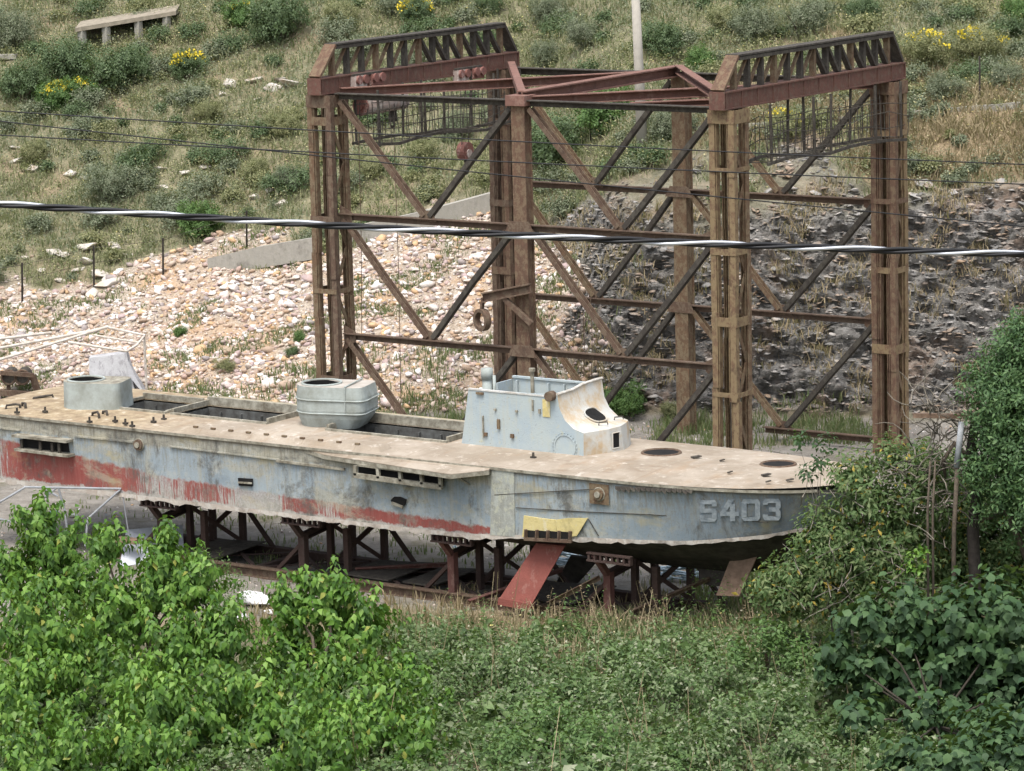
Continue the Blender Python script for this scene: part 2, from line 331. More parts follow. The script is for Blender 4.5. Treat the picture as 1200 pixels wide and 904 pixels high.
ROOT = {}
def link(name, vs, fs, mat, off, parent=None, smooth=False):
    me = bpy.data.meshes.new(name); vs = np.asarray(vs, float)-off
    me.from_pydata(vs.tolist(), [], fs); me.update(); me.materials.append(mat)
    if smooth: me.polygons.foreach_set('use_smooth', [True]*len(me.polygons))
    o = bpy.data.objects.new(name, me); COL.objects.link(o)
    if parent is not None: o.parent = parent
    ROOT[o.name] = off; return o
def tag(o, label, cat, group=None):
    o['label'] = label; o['category'] = cat
    if group: o['group'] = group
    return o
def thing(name, label, cat, loc, group=None):
    o = bpy.data.objects.new(name, None); o.empty_display_size = .3; COL.objects.link(o); o.location = tuple(map(float, loc))
    ROOT[o.name] = np.asarray(loc, float); return tag(o, label, cat, group)
def part(name, mb, mat, parent, smooth=False, label=None):
    o = link(name, mb.v, mb.f, mat, ROOT[parent.name], parent, smooth)
    if label: o['label'] = label
    return o
def single(name, mb, mat, label, cat, loc, group=None, smooth=False):
    loc = np.asarray(loc, float); o = link(name, mb.v, mb.f, mat, loc, None, smooth); o.location = tuple(loc); return tag(o, label, cat, group)
def bigmesh(name, V, Fa, mat, off=None, parent=None, smooth=False):
    """V (n,3), Fa (m,k) arrays"""
    V = np.asarray(V, np.float32); k = Fa.shape[1]; me = bpy.data.meshes.new(name)
    if off is not None: V = V-np.asarray(off, np.float32)
    me.vertices.add(len(V)); me.vertices.foreach_set('co', V.ravel())
    me.loops.add(Fa.size); me.loops.foreach_set('vertex_index', Fa.astype(np.int32).ravel())
    me.polygons.add(len(Fa)); me.polygons.foreach_set('loop_start', np.arange(0, Fa.size, k, dtype=np.int32)); me.polygons.foreach_set('loop_total', np.full(len(Fa), k, np.int32))
    if smooth: me.polygons.foreach_set('use_smooth', np.ones(len(Fa), bool))
    me.update(calc_edges=True); me.materials.append(mat)
    o = bpy.data.objects.new(name, me); COL.objects.link(o)
    if parent is not None: o.parent = parent
    ROOT[o.name] = np.zeros(3) if off is None else np.asarray(off, float)
    return o

# numpy gradient noise
_P = np.random.default_rng(3).permutation(256); _P = np.concatenate([_P, _P, _P]); _G = np.random.default_rng(4).normal(size=(256, 3)); _G /= np.linalg.norm(_G, axis=1)[:, None]
def perlin(P):
    i = np.floor(P).astype(int); f = P-i; u = f*f*f*(f*(f*6-15)+10); i &= 255; r = 0
    for a in (0, 1):
        for b in (0, 1):
            for c in (0, 1):
                h = _P[_P[_P[(i[:, 0]+a) & 255]+((i[:, 1]+b) & 255)]+((i[:, 2]+c) & 255)]
                g = _G[h]; d = (g*(f-np.array([a, b, c]))).sum(1)
                w = (u[:, 0] if a else 1-u[:, 0])*(u[:, 1] if b else 1-u[:, 1])*(u[:, 2] if c else 1-u[:, 2]); r = r+d*w
    return r
def fbm(P, o=4, g=.5):
    r = 0; a = 1.
    for k in range(o): r = r+a*perlin(P*2**k+k*7.3); a *= g
    return r

# ------------------------------------------------------------------ terrain
COLS = [(-400, [(84, 0), (92, 1.7), (103, 5.7), (150, 23)]),
        (0, [(84.5, 0), (89, .9), (92, 1.68), (97, 3.44), (103, 5.72), (110, 8.25), (150, 24)]),
        (640, [(81.6, 0), (83, .8), (88, 2.86), (92, 4.22), (98, 6.24), (104, 8.2), (150, 24)]),
        (760, [(80.6, 0), (84.6, 3.7), (86, 4.6), (88, 5.5), (100, 8.38), (150, 26)]),
        (1000, [(79.8, 0), (83.6, 4.1), (85.2, 5.2), (88, 6.28), (98, 8.37), (150, 27)]),
        (1200, [(78.8, 0), (82.6, 3.8), (84.2, 4.9), (87, 6.27), (97, 8.31), (150, 27)]),
        (1700, [(77, 0), (83, 5), (87, 6.3), (97, 8.4), (150, 27)])]
def zbase(u, v):
    px = 600+F*np.asarray(u)/np.maximum(v, 8.); z = np.zeros_like(px); zs = []
    for x, l in COLS:
        a = np.array([(0, 0)]+l, float); zs.append(np.interp(v, a[:, 0], a[:, 1]))
    xs = [c[0] for c in COLS]; px = np.clip(px, xs[0], xs[-1]-1e-3)
    for k in range(len(xs)-1):
        m = (px >= xs[k]) & (px < xs[k+1]); t = (px-xs[k])/(xs[k+1]-xs[k]); t = t*t*(3-2*t)
        z = np.where(m, zs[k]*(1-t)+zs[k+1]*t, z)
    return z + np.maximum(0, (44-v))*.27
def zones(u, v, zb, N1):
    px = 600+F*u/np.maximum(v, 8.)
    top = np.interp(px, [-200, 0, 120, 240, 365, 480, 590, 640, 700, 760], [1.7, 1.9, 2.1, 2.6, 3.1, 3.5, 3.9, 3.7, 2.6, .3])+N1*1.0
    hill = v > 79
    scree = np.clip((top-zb)/.25, 0, 1)*np.clip((735+N1*50-px)/30, 0, 1)*np.clip((zb-.03)/.15, 0, 1)*hill
    rt = np.interp(px, [600, 660, 760, 1000, 1200, 1500], [3.7, 4.6, 4.9, 5.4, 5.2, 5.2])+N1*1.3
    rock = np.clip((px-650-N1*60)/40, 0, 1)*np.clip((rt-zb)/.9, 0, 1)*np.clip((zb-.1)/.2, 0, 1)*hill
    yard = np.clip((.16-zb)/.1, 0, 1)*np.clip((v-61.5-N1*2)/1., 0, 1)
    dry = np.clip((px-780)/100, 0, 1)*np.clip((zb-rt+.2)/.3, 0, 1)*np.clip((rt+1.8-zb)/.4, 0, 1)
    dry = np.maximum(dry, np.clip((v-55)/2, 0, 1)*np.clip((63-v)/2, 0, 1)*np.clip(N1*2+.3, 0, 1))
    return scree, rock, yard, dry
def world_uv(u, v, z):
    P = np.empty((np.size(u), 3)); P[:, 0] = CAM[0]+RT0[0]*u+FH[0]*v; P[:, 1] = CAM[1]+RT0[1]*u+FH[1]*v; P[:, 2] = z; return P
def terrain(u, v, fine=True):
    u = np.asarray(u, float).ravel(); v = np.asarray(v, float).ravel(); zb = zbase(u, v)
    N1 = fbm(np.stack([u*.35, v*.35, u*0+2.2], 1), 3); z = zones(u, v, zb, N1)
    hill = np.clip((zb-.05)/.5, 0, 1)
    n2 = fbm(np.stack([u*.9, v*.9, u*0+5.], 1), 3)
    zz = zb + hill*(1-z[1])*(.3*N1+.14*n2) + (1-hill)*.03*n2
    if fine: zz = zz + z[0]*.07*fbm(np.stack([u*4, v*4, u*0], 1), 2)
    return zz, z, N1
us = np.concatenate([np.arange(-70, -24, 1.5), np.arange(-24, -15, .15), np.arange(-15, 15.01, .075), np.arange(15.15, 24, .15), np.arange(24.5, 71, 1.5)])
vs_ = np.concatenate([np.arange(1, 50, 1.5), np.arange(50, 78, .22), np.arange(78, 90, .05), np.arange(90, 114, .085), np.arange(114, 152, 2)])
UU, VV = np.meshgrid(us, vs_); uu, vv = UU.ravel(), VV.ravel()
tz, tzone, tN = terrain(uu, vv)
TP = world_uv(uu, vv, tz)
# broken bedding on the cut face: ledges pushed out and in along the view-facing normal
q3 = np.stack([TP[:, 0]*.8, TP[:, 1]*.8, TP[:, 2]*2.6+TP[:, 0]*.55], 1)
rk = fbm(q3, 4, .55); ridge = np.abs(perlin(q3*2.1+9)); fineN = perlin(q3*5.2+4)
fold = np.abs(perlin(q3*1.1+[3, 8, 1])); ledge = (rk*.55+(.3-fold)*.5+(.25-ridge)*.32+fineN*.2+.16*perlin(q3*[4, 4, 3.4]+2)+.1*perlin(q3*[8, 8, 6.5]))*tzone[1]
TP[:, 0] -= FH[0]*ledge; TP[:, 1] -= FH[1]*ledge; TP[:, 2] += ledge*.5
nu, nv = len(us), len(vs_)
ii = np.arange(nu*nv).reshape(nv, nu)
FA = np.stack([ii[:-1, :-1], ii[:-1, 1:], ii[1:, 1:], ii[1:, :-1]], -1).reshape(-1, 4)
zc = np.zeros(len(FA), int)    # 0 yard, 1 scree, 2 rock face, 3 hillside
fz = [z[FA].mean(1) for z in tzone]; fb = tz[FA].mean(1); fv = vv[FA].mean(1)
zc[(fv > 78.5) & (fb > .1)] = 3; zc[fz[0] > .5] = 1; zc[fz[1] > .5] = 2
for k, nm in enumerate(('ground', 'scree_slope', 'rock_face', 'hillside')):
    fa = FA[zc == k]; ids, inv = np.unique(fa, return_inverse=True)
    o = bigmesh(nm, TP[ids], inv.reshape(fa.shape), GROUND, smooth=True); o['kind'] = 'structure'
    o['label'] = {'ground': 'bare dusty concrete yard under the boat', 'scree_slope': 'pale stony slope behind the crane', 'rock_face': 'dark grey broken rock cutting', 'hillside': 'dry grassy hillside'}[nm]
    for a, z in zip(('scree', 'rock', 'yard', 'dry'), tzone):
        at_ = o.data.attributes.new(a, 'FLOAT', 'POINT'); at_.data.foreach_set('value', z[ids].astype(np.float32))
inview = (np.abs(uu) < 23.5) & (vv > 50) & (vv < 114)
def ground_at(P):
    d = np.asarray(P, float)-CAM; u = d@RT0; v = d@FH; return terrain([u], [v])[0][0]
def on_ground(px, py):
    d = ray(px, py); ts = np.linspace(45, 150, 2200)/(d@FH); Q = CAM+ts[:, None]*d; D = Q-CAM
    z, _, _ = terrain(D@RT0, D@FH); k = int(np.argmax(Q[:, 2] <= z)); return V3(Q[k, 0], Q[k, 1], z[k])

# ------------------------------------------------------------------ leaves, grass, stones
TMPL = {
 'ovate': (np.array([(0,0,0),(.55,0,-.02),(1,0,-.22),(.4,.5,.1),(.4,-.5,.1)]), np.array([(0,4,1),(4,2,1),(0,1,3),(1,2,3)])),
 'card': (np.array([(0,0,0),(.45,.5,.06),(1,0,-.1),(.45,-.5,.06)]), np.array([(0,3,1),(3,2,1)])),
 'fig': (np.array([(.32,0,0.04),(0,0,0),(.0,.26,.0),(.2,.4,.04),(.42,.5,.0),(.58,.33,.03),(1,0,-.2),(.6,-.34,.03),(.44,-.48,-.01),(.2,-.4,.04),(-.02,-.25,.0)]),
         np.array([(0,i+1,i) for i in range(1,10)]+[(0,1,10)])),
}
def leaves(C, D, N, L, Wd, kind):
    T, Ft = TMPL[kind]; D = D/(np.linalg.norm(D, axis=1)[:, None]+1e-9); Sx = np.cross(N, D); Sx /= (np.linalg.norm(Sx, axis=1)[:, None]+1e-9); N = np.cross(D, Sx)
    V = C[:, None]+T[None, :, 0:1]*(D*L[:, None])[:, None]+T[None, :, 1:2]*(Sx*Wd[:, None])[:, None]+T[None, :, 2:3]*(N*L[:, None])[:, None]
    Fa = (np.arange(len(C))*len(T))[:, None, None]+Ft[None]
    return V.reshape(-1, 3), Fa.reshape(-1, 3)
def sphere_dirs(n, r): d = r.normal(size=(n, 3)); return d/np.linalg.norm(d, axis=1)[:, None]
def crown(blobs, dens, L, Wr, kind, r, shoot=.35, per=10, droop=.35, low=-.5, jit=.3):
    """blobs (x,y,z,r[,zscale]); leafy shoots stand on and just inside each blob"""
    Cs, Ds, Ns = [], [], []
    for b in blobs:
        c = np.array(b[:3]); R = b[3]; zs = b[4] if len(b) > 4 else 1.
        n = max(3, int(dens*4*math.pi*R*R)); d = sphere_dirs(int(n*1.6), r); d = d[d[:, 2] > low][:n]; n = len(d)
        lump = 1+.22*perlin(d*1.7+c*.7)+jit*r.uniform(-1, .35, n)
        base = c+d*np.array([1, 1, zs])*(R*lump)[:, None]-d*shoot*.5
        sdir = d+np.array([0, 0, .55])+r.normal(size=(n, 3))*.35; sdir /= np.linalg.norm(sdir, axis=1)[:, None]
        k = np.tile(np.arange(per), n); base = np.repeat(base, per, 0); sdir = np.repeat(sdir, per, 0); tt = (k+r.random(len(k)))/per
        a = k*2.4+np.repeat(r.random(n)*6.28, per); e1 = np.cross(sdir, [.3, .2, .9]); e1 /= np.linalg.norm(e1, axis=1)[:, None]; e2 = np.cross(sdir, e1)
        rad = e1*np.cos(a)[:, None]+e2*np.sin(a)[:, None]
        Cs.append(base+sdir*(tt*shoot)[:, None]+rad*.02); Ds.append(rad*.9+sdir*.35-np.array([0, 0, droop])+r.normal(size=rad.shape)*.2); Ns.append(sdir*1.+rad*.25+r.normal(size=rad.shape)*.28+np.array([0, 0, .3]))
    C = np.concatenate(Cs); D = np.concatenate(Ds); N = np.concatenate(Ns); l = L*r.uniform(.65, 1.25, len(C))
    return leaves(C, D, N, l, l*Wr, kind)
def trunk_mb(base, tips, r0, r=random, fork=.4):
    """a tapered trunk that splits into a limb for every crown lump"""
    mb = MB(); base = np.asarray(base, float); cen = np.mean(tips, 0); fk = base+(cen-base)*fork
    mb.tube([base-V3(0,0,.15), base+(fk-base)*.5+V3(r.uniform(-.05,.05), r.uniform(-.05,.05), 0), fk], [r0, r0*.8, r0*.62], 8)
    for t in tips:
        t = np.asarray(t, float); m = fk*.45+t*.55+V3(r.uniform(-.12,.12), r.uniform(-.12,.12), .08)
        mb.tube([fk-(fk-base)*.05, m, t], [r0*.5, r0*.3, r0*.1], 6)
    return mb
def stone_template(k, seed):
    import bmesh
    bm = bmesh.new(); bmesh.ops.create_icosphere(bm, subdivisions=k, radius=1); V = np.array([v.co[:] for v in bm.verts]); Fa = np.array([[v.index for v in f.verts] for f in bm.faces]); bm.free()
    r = np.random.default_rng(seed)
    for _ in range(9):      # chop with planes for flat broken faces
        n = sphere_dirs(1, r)[0]; h = r.uniform(.35, .75); d = V@n; V = V-np.outer(np.maximum(d-h, 0), n)
    V *= 1+.1*fbm(V*1.6+seed, 2)[:, None]
    return V*np.array([1, r.uniform(.7, 1), r.uniform(.45, .75)]), Fa
def rotmats(n, r, tilt=.5):
    a = r.uniform(0, 6.283, n); R = np.zeros((n, 3, 3)); R[:, 0, 0] = np.cos(a); R[:, 0, 1] = -np.sin(a); R[:, 1, 0] = np.sin(a); R[:, 1, 1] = np.cos(a); R[:, 2, 2] = 1
    t = r.normal(size=(n, 2))*tilt; X = np.zeros((n, 3, 3)); c, s_ = np.cos(t[:, 0]), np.sin(t[:, 0]); X[:, 0, 0] = 1; X[:, 1, 1] = c; X[:, 1, 2] = -s_; X[:, 2, 1] = s_; X[:, 2, 2] = c
    return R@X
SHARD = (np.array([1.25, .95, .33]), .36)
def scatter_stones(name, P, size, mat, k, seed, sink=.15, shard=None):
    r = np.random.default_rng(seed); n = len(P); Rm = rotmats(n, r, shard[1] if shard else .5); parts_v, parts_f, o = [], [], 0; T = [stone_template(k, seed+i) for i in range(6)]
    if shard: T = [(V*shard[0], Fa) for V, Fa in T]; Rm = np.array([[np.cos(.9), -np.sin(.9), 0], [np.sin(.9), np.cos(.9), 0], [0, 0, 1]])[None]@rotmats(n, r, shard[1])
    which = r.integers(0, 6, n)
    for i, (V, Fa) in enumerate(T):
        m = which == i
        if not m.any(): continue
        vv2 = np.einsum('nij,kj->nki', Rm[m], V)*size[m][:, None, None]+(P[m]+np.array([0, 0, 1.])*(size[m]*sink)[:, None])[:, None]
        parts_v.append(vv2.reshape(-1, 3)); parts_f.append(((np.arange(m.sum())*len(V))[:, None, None]+Fa[None]).reshape(-1, 3)+o); o += m.sum()*len(V)
    ob = bigmesh(name, np.concatenate(parts_v), np.concatenate(parts_f), mat); ob['kind'] = 'stuff'; return ob
def pick(mask, n, r): ids = np.flatnonzero(mask); k = r.choice(ids, n); return TP[k]+np.concatenate([r.uniform(-.04, .04, (n, 2)), np.zeros((n, 1))], 1), k
def blades(name, P, h, per, mat, r, w=.016, spread=.12, lean=.35):
    n = len(P)*per; B = np.repeat(P, per, 0)+np.concatenate([r.normal(size=(n, 2))*spread*.5, np.zeros((n, 1))], 1); H = np.repeat(h, per)*r.uniform(.5, 1.15, n)
    ln = r.normal(size=(n, 2))*lean; a = r.uniform(0, 3.14, n); sx = np.stack([np.cos(a), np.sin(a), a*0], 1)*w*r.uniform(.6, 1.4, n)[:, None]
    mid = B+np.stack([ln[:, 0]*H*.35, ln[:, 1]*H*.35, H*.6], 1); tip = B+np.stack([ln[:, 0]*H, ln[:, 1]*H, H*.95], 1)
    V = np.stack([B-sx-[0, 0, .05], B+sx-[0, 0, .05], mid+sx*.8, mid-sx*.8, tip], 1); k = (np.arange(n)*5)[:, None, None]
    Fa = (k+np.array([(0,1,2),(0,2,3),(3,2,4)])[None]).reshape(-1, 3)
    return V.reshape(-1, 3), Fa
def stuff(name, VF, mat, label=None):
    o = bigmesh(name, VF[0], VF[1], mat); o['kind'] = 'stuff'
    if label: o['label'] = label
    return o

scree_m = inview & (tzone[0] > .4); rock_m = inview & (tzone[1] > .4); hill_m = inview & (tz > .35) & (tzone[0] < .35) & (tzone[1] < .3); dry_m = hill_m & (tzone[3] > .4)
r1 = np.random.default_rng(21)
P, k = pick(scree_m & (tN > -.45), 18500, r1); o = scatter_stones('scree_stones', P, (.025+.14*r1.random(len(P))**3)*(1+.8*(r1.random(len(P)) > .975)), ST_RUB, 1, 30); o['label'] = 'loose pale limestone rubble'
P, k = pick(scree_m, 6200, r1); o = scatter_stones('scree_gravel', P, r1.uniform(.02, .05, len(P)), ST_RUB, 1, 40); o['label'] = 'fine broken stone between the rubble'
P, k = pick(rock_m, 15000, r1); o = scatter_stones('cliff_rubble', P, .035+.13*r1.random(len(P))**3, ST_DRK, 1, 50, -.1, SHARD); o['label'] = 'loose slabs on the dark rock cutting'
yard_m = inview & (tzone[2] > .3) & (vv < 83)
P, k = pick(yard_m & (tN > .05), 1600, r1); o = scatter_stones('yard_gravel', P, r1.uniform(.012, .05, len(P)), ST_RUB, 1, 60); o['label'] = 'gravel and crumbs strewn over the yard'
# grasses
P, k = pick(hill_m & ~dry_m, 22500, r1); stuff('hill_grass', blades('g', P, r1.uniform(.08, .34, len(P)), 8, GRASSG, r1, .013, .24, .6), GRASSG, 'mixed green and dry grass over the hillside')
P, k = pick(dry_m, 3500, r1); stuff('dry_grass', blades('g', P, r1.uniform(.12, .42, len(P)), 9, GRASSD, r1, .013, .22, .6), GRASSD, 'tall straw coloured grass above the rock cutting')
P, k = pick(rock_m & (perlin(np.stack([uu*.8, vv*.8, uu*0+3], 1)) > .02), 1700, r1); stuff('cliff_grass', blades('g', P, r1.uniform(.08, .3, len(P)), 7, GRASSD, r1, .011, .2, .8), GRASSD, 'withered grass hanging on the rock cutting')
P, k = pick(scree_m & (perlin(np.stack([uu*.45, vv*.7, uu*0+8], 1)) > .1), 2600, r1); stuff('scree_grass', blades('g', P, r1.uniform(.05, .16, len(P)), 8, GRASSW, r1, .011, .24, .7), GRASSW, 'thin grass growing through the rubble')
# low herb leaves and flower heads on the hill
def herb(n, mask, L, mat, nm, lab, hmax=.4, flat=.4):
    P, k = pick(mask, n, r1); Q = np.repeat(P, 9, 0)+np.concatenate([r1.normal(size=(n*9, 2))*.16, r1.uniform(.03, hmax, (n*9, 1))], 1)
    D = r1.normal(size=Q.shape); D[:, 2] = D[:, 2]*.4+.2; N = r1.normal(size=Q.shape)*flat+np.array([0, 0, 1]); l = L*r1.uniform(.6, 1.3, len(Q))
    stuff(nm, leaves(Q, D, N, l, l*.55, 'card'), mat, lab)
clump = perlin(np.stack([uu*.5, vv*.5, uu*0+1.5], 1))
herb(14500, hill_m & ~dry_m & (clump > -.05), .07, L_YLW, 'hill_herbs', 'low yellowish herbs between the bushes', .4)
herb(14000, hill_m & (clump < .1), .07, L_GRY, 'grey_herbs', 'low grey green herbs on the hillside', .4)
herb(3400, hill_m & (clump > -.1), .045, PALEF, 'hill_flowers', 'tiny pale yellow flowers among the grass', .5)

# ------------------------------------------------------------------ hill shrubs
def lumps(r, R, n, fl=.75):
    out = [(0, 0, R*.5, R*.6, fl)]
    for i in range(n):
        a = r.uniform(0, 6.28); out.append((math.cos(a)*R*r.uniform(.3, .62), math.sin(a)*R*r.uniform(.3, .62), R*r.uniform(.28, .75), R*r.uniform(.32, .5), fl))
    return out
PROTO = {}
def shrub_proto(kind, var):
    r = np.random.default_rng(hash((kind, var)) % 1000 if False else 100+var*17+len(kind)); rr = random.Random(var*7+len(kind))
    mat, L, wr = {'dark': (L_DRK, .075, .5), 'grey': (L_GRY, .07, .38), 'green': (L_GRN, .085, .6), 'yellow': (L_YLW, .075, .4)}[kind]
    bl = lumps(rr, 1., 9, 1.); VF = crown(bl, 38, L, wr, 'card', r, .22, 9, .0, -.95, .5)
    mb = MB(); 
    for b in bl[1:6]: mb.tube([(0, 0, -.15), (b[0]*.4, b[1]*.4, b[2]*.5), (b[0], b[1], b[2])], [.045, .03, .012], 5)
    return VF, mb, mat
HILLG = 'bushes on the hillside'
def shrub(px, py, rpx, kind, label, sq=1., flowers=0, group=HILLG):
    B = on_ground(px, py+rpx*.45); dist = np.linalg.norm(B-CAM); R = rpx*dist/F; var = random.randrange(3); key = (kind, var)
    t = thing('shrub', label, 'bush', B-V3(0, 0, .05), group)
    if key not in PROTO:
        (V, Fa), mb, mat = shrub_proto(kind, var); f = bigmesh('foliage', V, Fa, mat); s_ = link('stem', mb.v, mb.f, BARK, np.zeros(3)); PROTO[key] = (f, s_)
        f.parent = t; s_.parent = t
    else:
        for p in PROTO[key]: c = p.copy(); COL.objects.link(c); c.parent = t
    t.scale = (R*1.15, R*1.15, R*sq*1.25); t.rotation_euler = (0, 0, random.uniform(0, 6.28))
    if flowers:
        r = np.random.default_rng(int(px)); d = sphere_dirs(flowers*4, r); d[:, 2] = np.abs(d[:, 2]); d = d*np.array([.8, .8, .6])+np.array([0, 0, .55]); c0 = d[r.integers(0, max(3, len(d)//12), len(d))]*.75+d*.3
        D = r.normal(size=c0.shape); N = r.normal(size=c0.shape)+[0, 0, 1.]; l = np.full(len(c0), .1)
        V, Fa = leaves(c0, D, N, l, l*.8, 'card'); fo = bigmesh('flowers', V, Fa, FLOWER, parent=t); fo['kind'] = 'stuff'
    return t
SHRUBS = [
 (28, 105, 34, 'dark', 'dark bush at the left edge of the hill below the stone shelter', 0), (78, 78, 36, 'dark', 'round dark bush just below the left end of the stone shelter', 0),
 (124, 92, 36, 'dark', 'broad dark green bush below the middle of the stone shelter', 0), (165, 82, 26, 'dark', 'dark bush right of the broad one under the shelter', 0),
 (70, 118, 24, 'green', 'bright green bush with yellow blossom in front of the dark thicket', 160), (95, 112, 22, 'green', 'fresh green bush beside the yellow blossoming one', 60),
 (18, 42, 34, 'grey', 'large grey bush in the upper left corner of the hill', 0), (222, 82, 25, 'dark', 'dark round bush with a yellow top, between shelter and rocks', 70),
 (168, 26, 16, 'grey', 'grey bush growing in front of the stone shelter roof', 0), (330, 28, 40, 'dark', 'wide dark bush above the left girder end', 0), (285, 22, 22, 'green', 'green bush left of the wide dark one high on the hill', 20),
 (130, 222, 34, 'grey', 'wide grey green bush on the grass above the twisted cable', 0), (182, 238, 15, 'grey', 'small round grey bush just above the twisted cable', 0),
 (238, 262, 27, 'green', 'vivid green bush behind the twisted cable above the concrete wall', 0), (296, 204, 22, 'yellow', 'olive coloured bush left of the crane column on the hill', 0),
 (345, 214, 22, 'grey', 'grey bush touching the left crane column from behind', 0), (488, 18, 24, 'dark', 'bush with yellow blossom above the left girder', 130), (462, 8, 22, 'grey', 'grey bush at the top edge beside the blossoming one', 0),
 (575, 8, 20, 'dark', 'dark bush at the top edge above the far end of the left girder', 0), (640, 66, 24, 'grey', 'grey green bush right of the left girder end', 0), (686, 44, 26, 'grey', 'soft grey bush just left of the utility pole', 0),
 (772, 52, 30, 'dark', 'dark bush just right of the utility pole', 0), (655, 176, 46, 'dark', 'big dark green bush seen between the middle columns', 0), (708, 138, 36, 'green', 'bright green bush seen below the crane top between columns', 0),
 (792, 150, 30, 'grey', 'grey green bush beside the far middle column', 0), (822, 72, 20, 'green', 'green bush left of the right girder end post', 0), (890, 34, 32, 'grey', 'tall grey bush above the right girder', 0),
 (938, 28, 34, 'grey', 'dense grey green bush above the middle of the right girder', 0), (850, 28, 26, 'yellow', 'yellowish bush left of the tall grey one', 0), (1010, 18, 24, 'dark', 'dark bush at the top edge above the right girder end', 0),
 (1190, 14, 22, 'green', 'bright green bush in the upper right corner', 0), (1150, 62, 34, 'yellow', 'wide yellowish bush near the right edge of the hill', 40), (1084, 66, 32, 'yellow', 'yellow green bush right of the right girder end', 30),
 (1110, 108, 26, 'grey', 'grey green bush by the thin post on the right of the hill', 0), (1180, 92, 22, 'grey', 'low grey bush at the right edge above the kerb wall', 0), (920, 150, 26, 'yellow', 'yellowish bush seen through the right hanging walkway', 40),
 (540, 150, 24, 'grey', 'grey green bush seen behind the hanging hook block', 0), (500, 178, 22, 'yellow', 'olive bush seen below the left hanging walkway', 0), (430, 200, 20, 'yellow', 'olive bush right of the left crane column', 0),
 (738, 474, 26, 'green', 'green bush at the foot of the rock face beside the bridge', 0), (705, 470, 20, 'green', 'bush behind the windscreen of the bridge', 0), (788, 484, 18, 'yellow', 'olive bush at the foot of the far middle column', 0),
 (340, 414, 10, 'dark', 'small dark tuft nearest the left column on the rubble', 0), (352, 395, 9, 'green', 'small green tuft just above the dark tuft on the rubble', 0), (212, 388, 9, 'green', 'lone small green tuft in the middle of the rubble', 0),
 (262, 430, 14, 'yellow', 'olive tuft on the rubble between the two gun tubs', 0), (640, 16, 26, 'grey', 'grey bush at the top edge left of the pole', 0), (400, 24, 26, 'yellow', 'olive bush above the left girder near its sloping end', 0),
 (245, 135, 20, 'yellow', 'olive bush on the slope below the flat disc', 0), (40, 180, 20, 'yellow', 'olive bush left on the slope between the thin wires', 0), (330, 150, 22, 'yellow', 'olive bush in the grass left of the crane column', 0),
]
for s_ in SHRUBS: shrub(*s_[:5], flowers=s_[5])

# scrub that merges into one cover between the bushes that can be told apart
def scrub(n, mask, kind, mat, nm, lab, rs):
    P, k = pick(mask, n, r1); Vs, Fs, o = [], [], 0
    for i, p in enumerate(P):
        R = rs[0]+(rs[1]-rs[0])*r1.random()**2; bl = [(p[0], p[1], p[2]+R*.35, R*.6), (p[0]+R*.4, p[1]+R*.2, p[2]+R*.5, R*.4), (p[0]-R*.35, p[1]-R*.1, p[2]+R*.3, R*.45)]
        V, Fa = crown(bl, 42/max(R, .25), .07, .5, 'card', r1, .2, 7, .0, -.6, .5); Vs.append(V); Fs.append(Fa+o); o += len(V)
    stuff(nm, (np.concatenate(Vs), np.concatenate(Fs)), mat, lab)
scrub(225, hill_m & ~dry_m & (clump > -.1) & (tz > 1.5), 0, L_YLW, 'yellow_scrub', 'low yellowish scrub merging over the hillside', (.15, .55))
scrub(255, hill_m & ~dry_m & (tz > 1.2), 0, L_GRY, 'grey_scrub', 'low grey green scrub merging over the hillside', (.15, .85))
scrub(80, dry_m & inview, 0, L_GRY, 'dry_band_scrub', 'grey scrub in the dry grass over the cutting', (.15, .5))
scrub(60, dry_m, 0, L_YLW, 'dry_band_bushes', 'yellowish scrub in the dry grass over the cutting', (.15, .5))
scrub(200, hill_m & ~dry_m & (tz > 3.2), 0, L_DRK, 'green_scrub', 'low green scrub on the upper hillside', (.2, .8))
# ------------------------------------------------------------------ boulders and outcrops
BOUL = [stone_template(3, 200+i) for i in range(5)]; BPROTO = {}; ST_GRY = stone_mat('grey_boulder', [(.24, .235, .225), (.3, .29, .275)])
def boulder(px, py, wpx, label=None, group='pale boulders on the slope', flat=.75):
    if not label and py < 300: wpx *= 1.35
    B = on_ground(px, py); R = wpx*.5*np.linalg.norm(B-CAM)/F; i = random.randrange(5)
    gk = px > 840 and py < 260; key = (i, gk)
    if key not in BPROTO:
        V, Fa = BOUL[i]; o = bigmesh('boulder', V, Fa, ST_GRY if gk else ST_BIG); BPROTO[key] = o
    else: o = BPROTO[key].copy(); COL.objects.link(o)
    o.location = tuple(B+V3(0, 0, R*.12*flat)); o.scale = (R, R, R*flat); o.rotation_euler = (random.uniform(-.3, .3), random.uniform(-.3, .3), random.uniform(0, 6.28))
    tag(o, label or ('grey broken boulder on top of the rock cutting' if gk else ('angular pale stone lying on the rubble behind the boat' if 'rubble' in group else 'weathered pale limestone boulder in the hillside grass')), 'boulder', None if label else ('grey boulders on the cutting' if gk else group)); return o
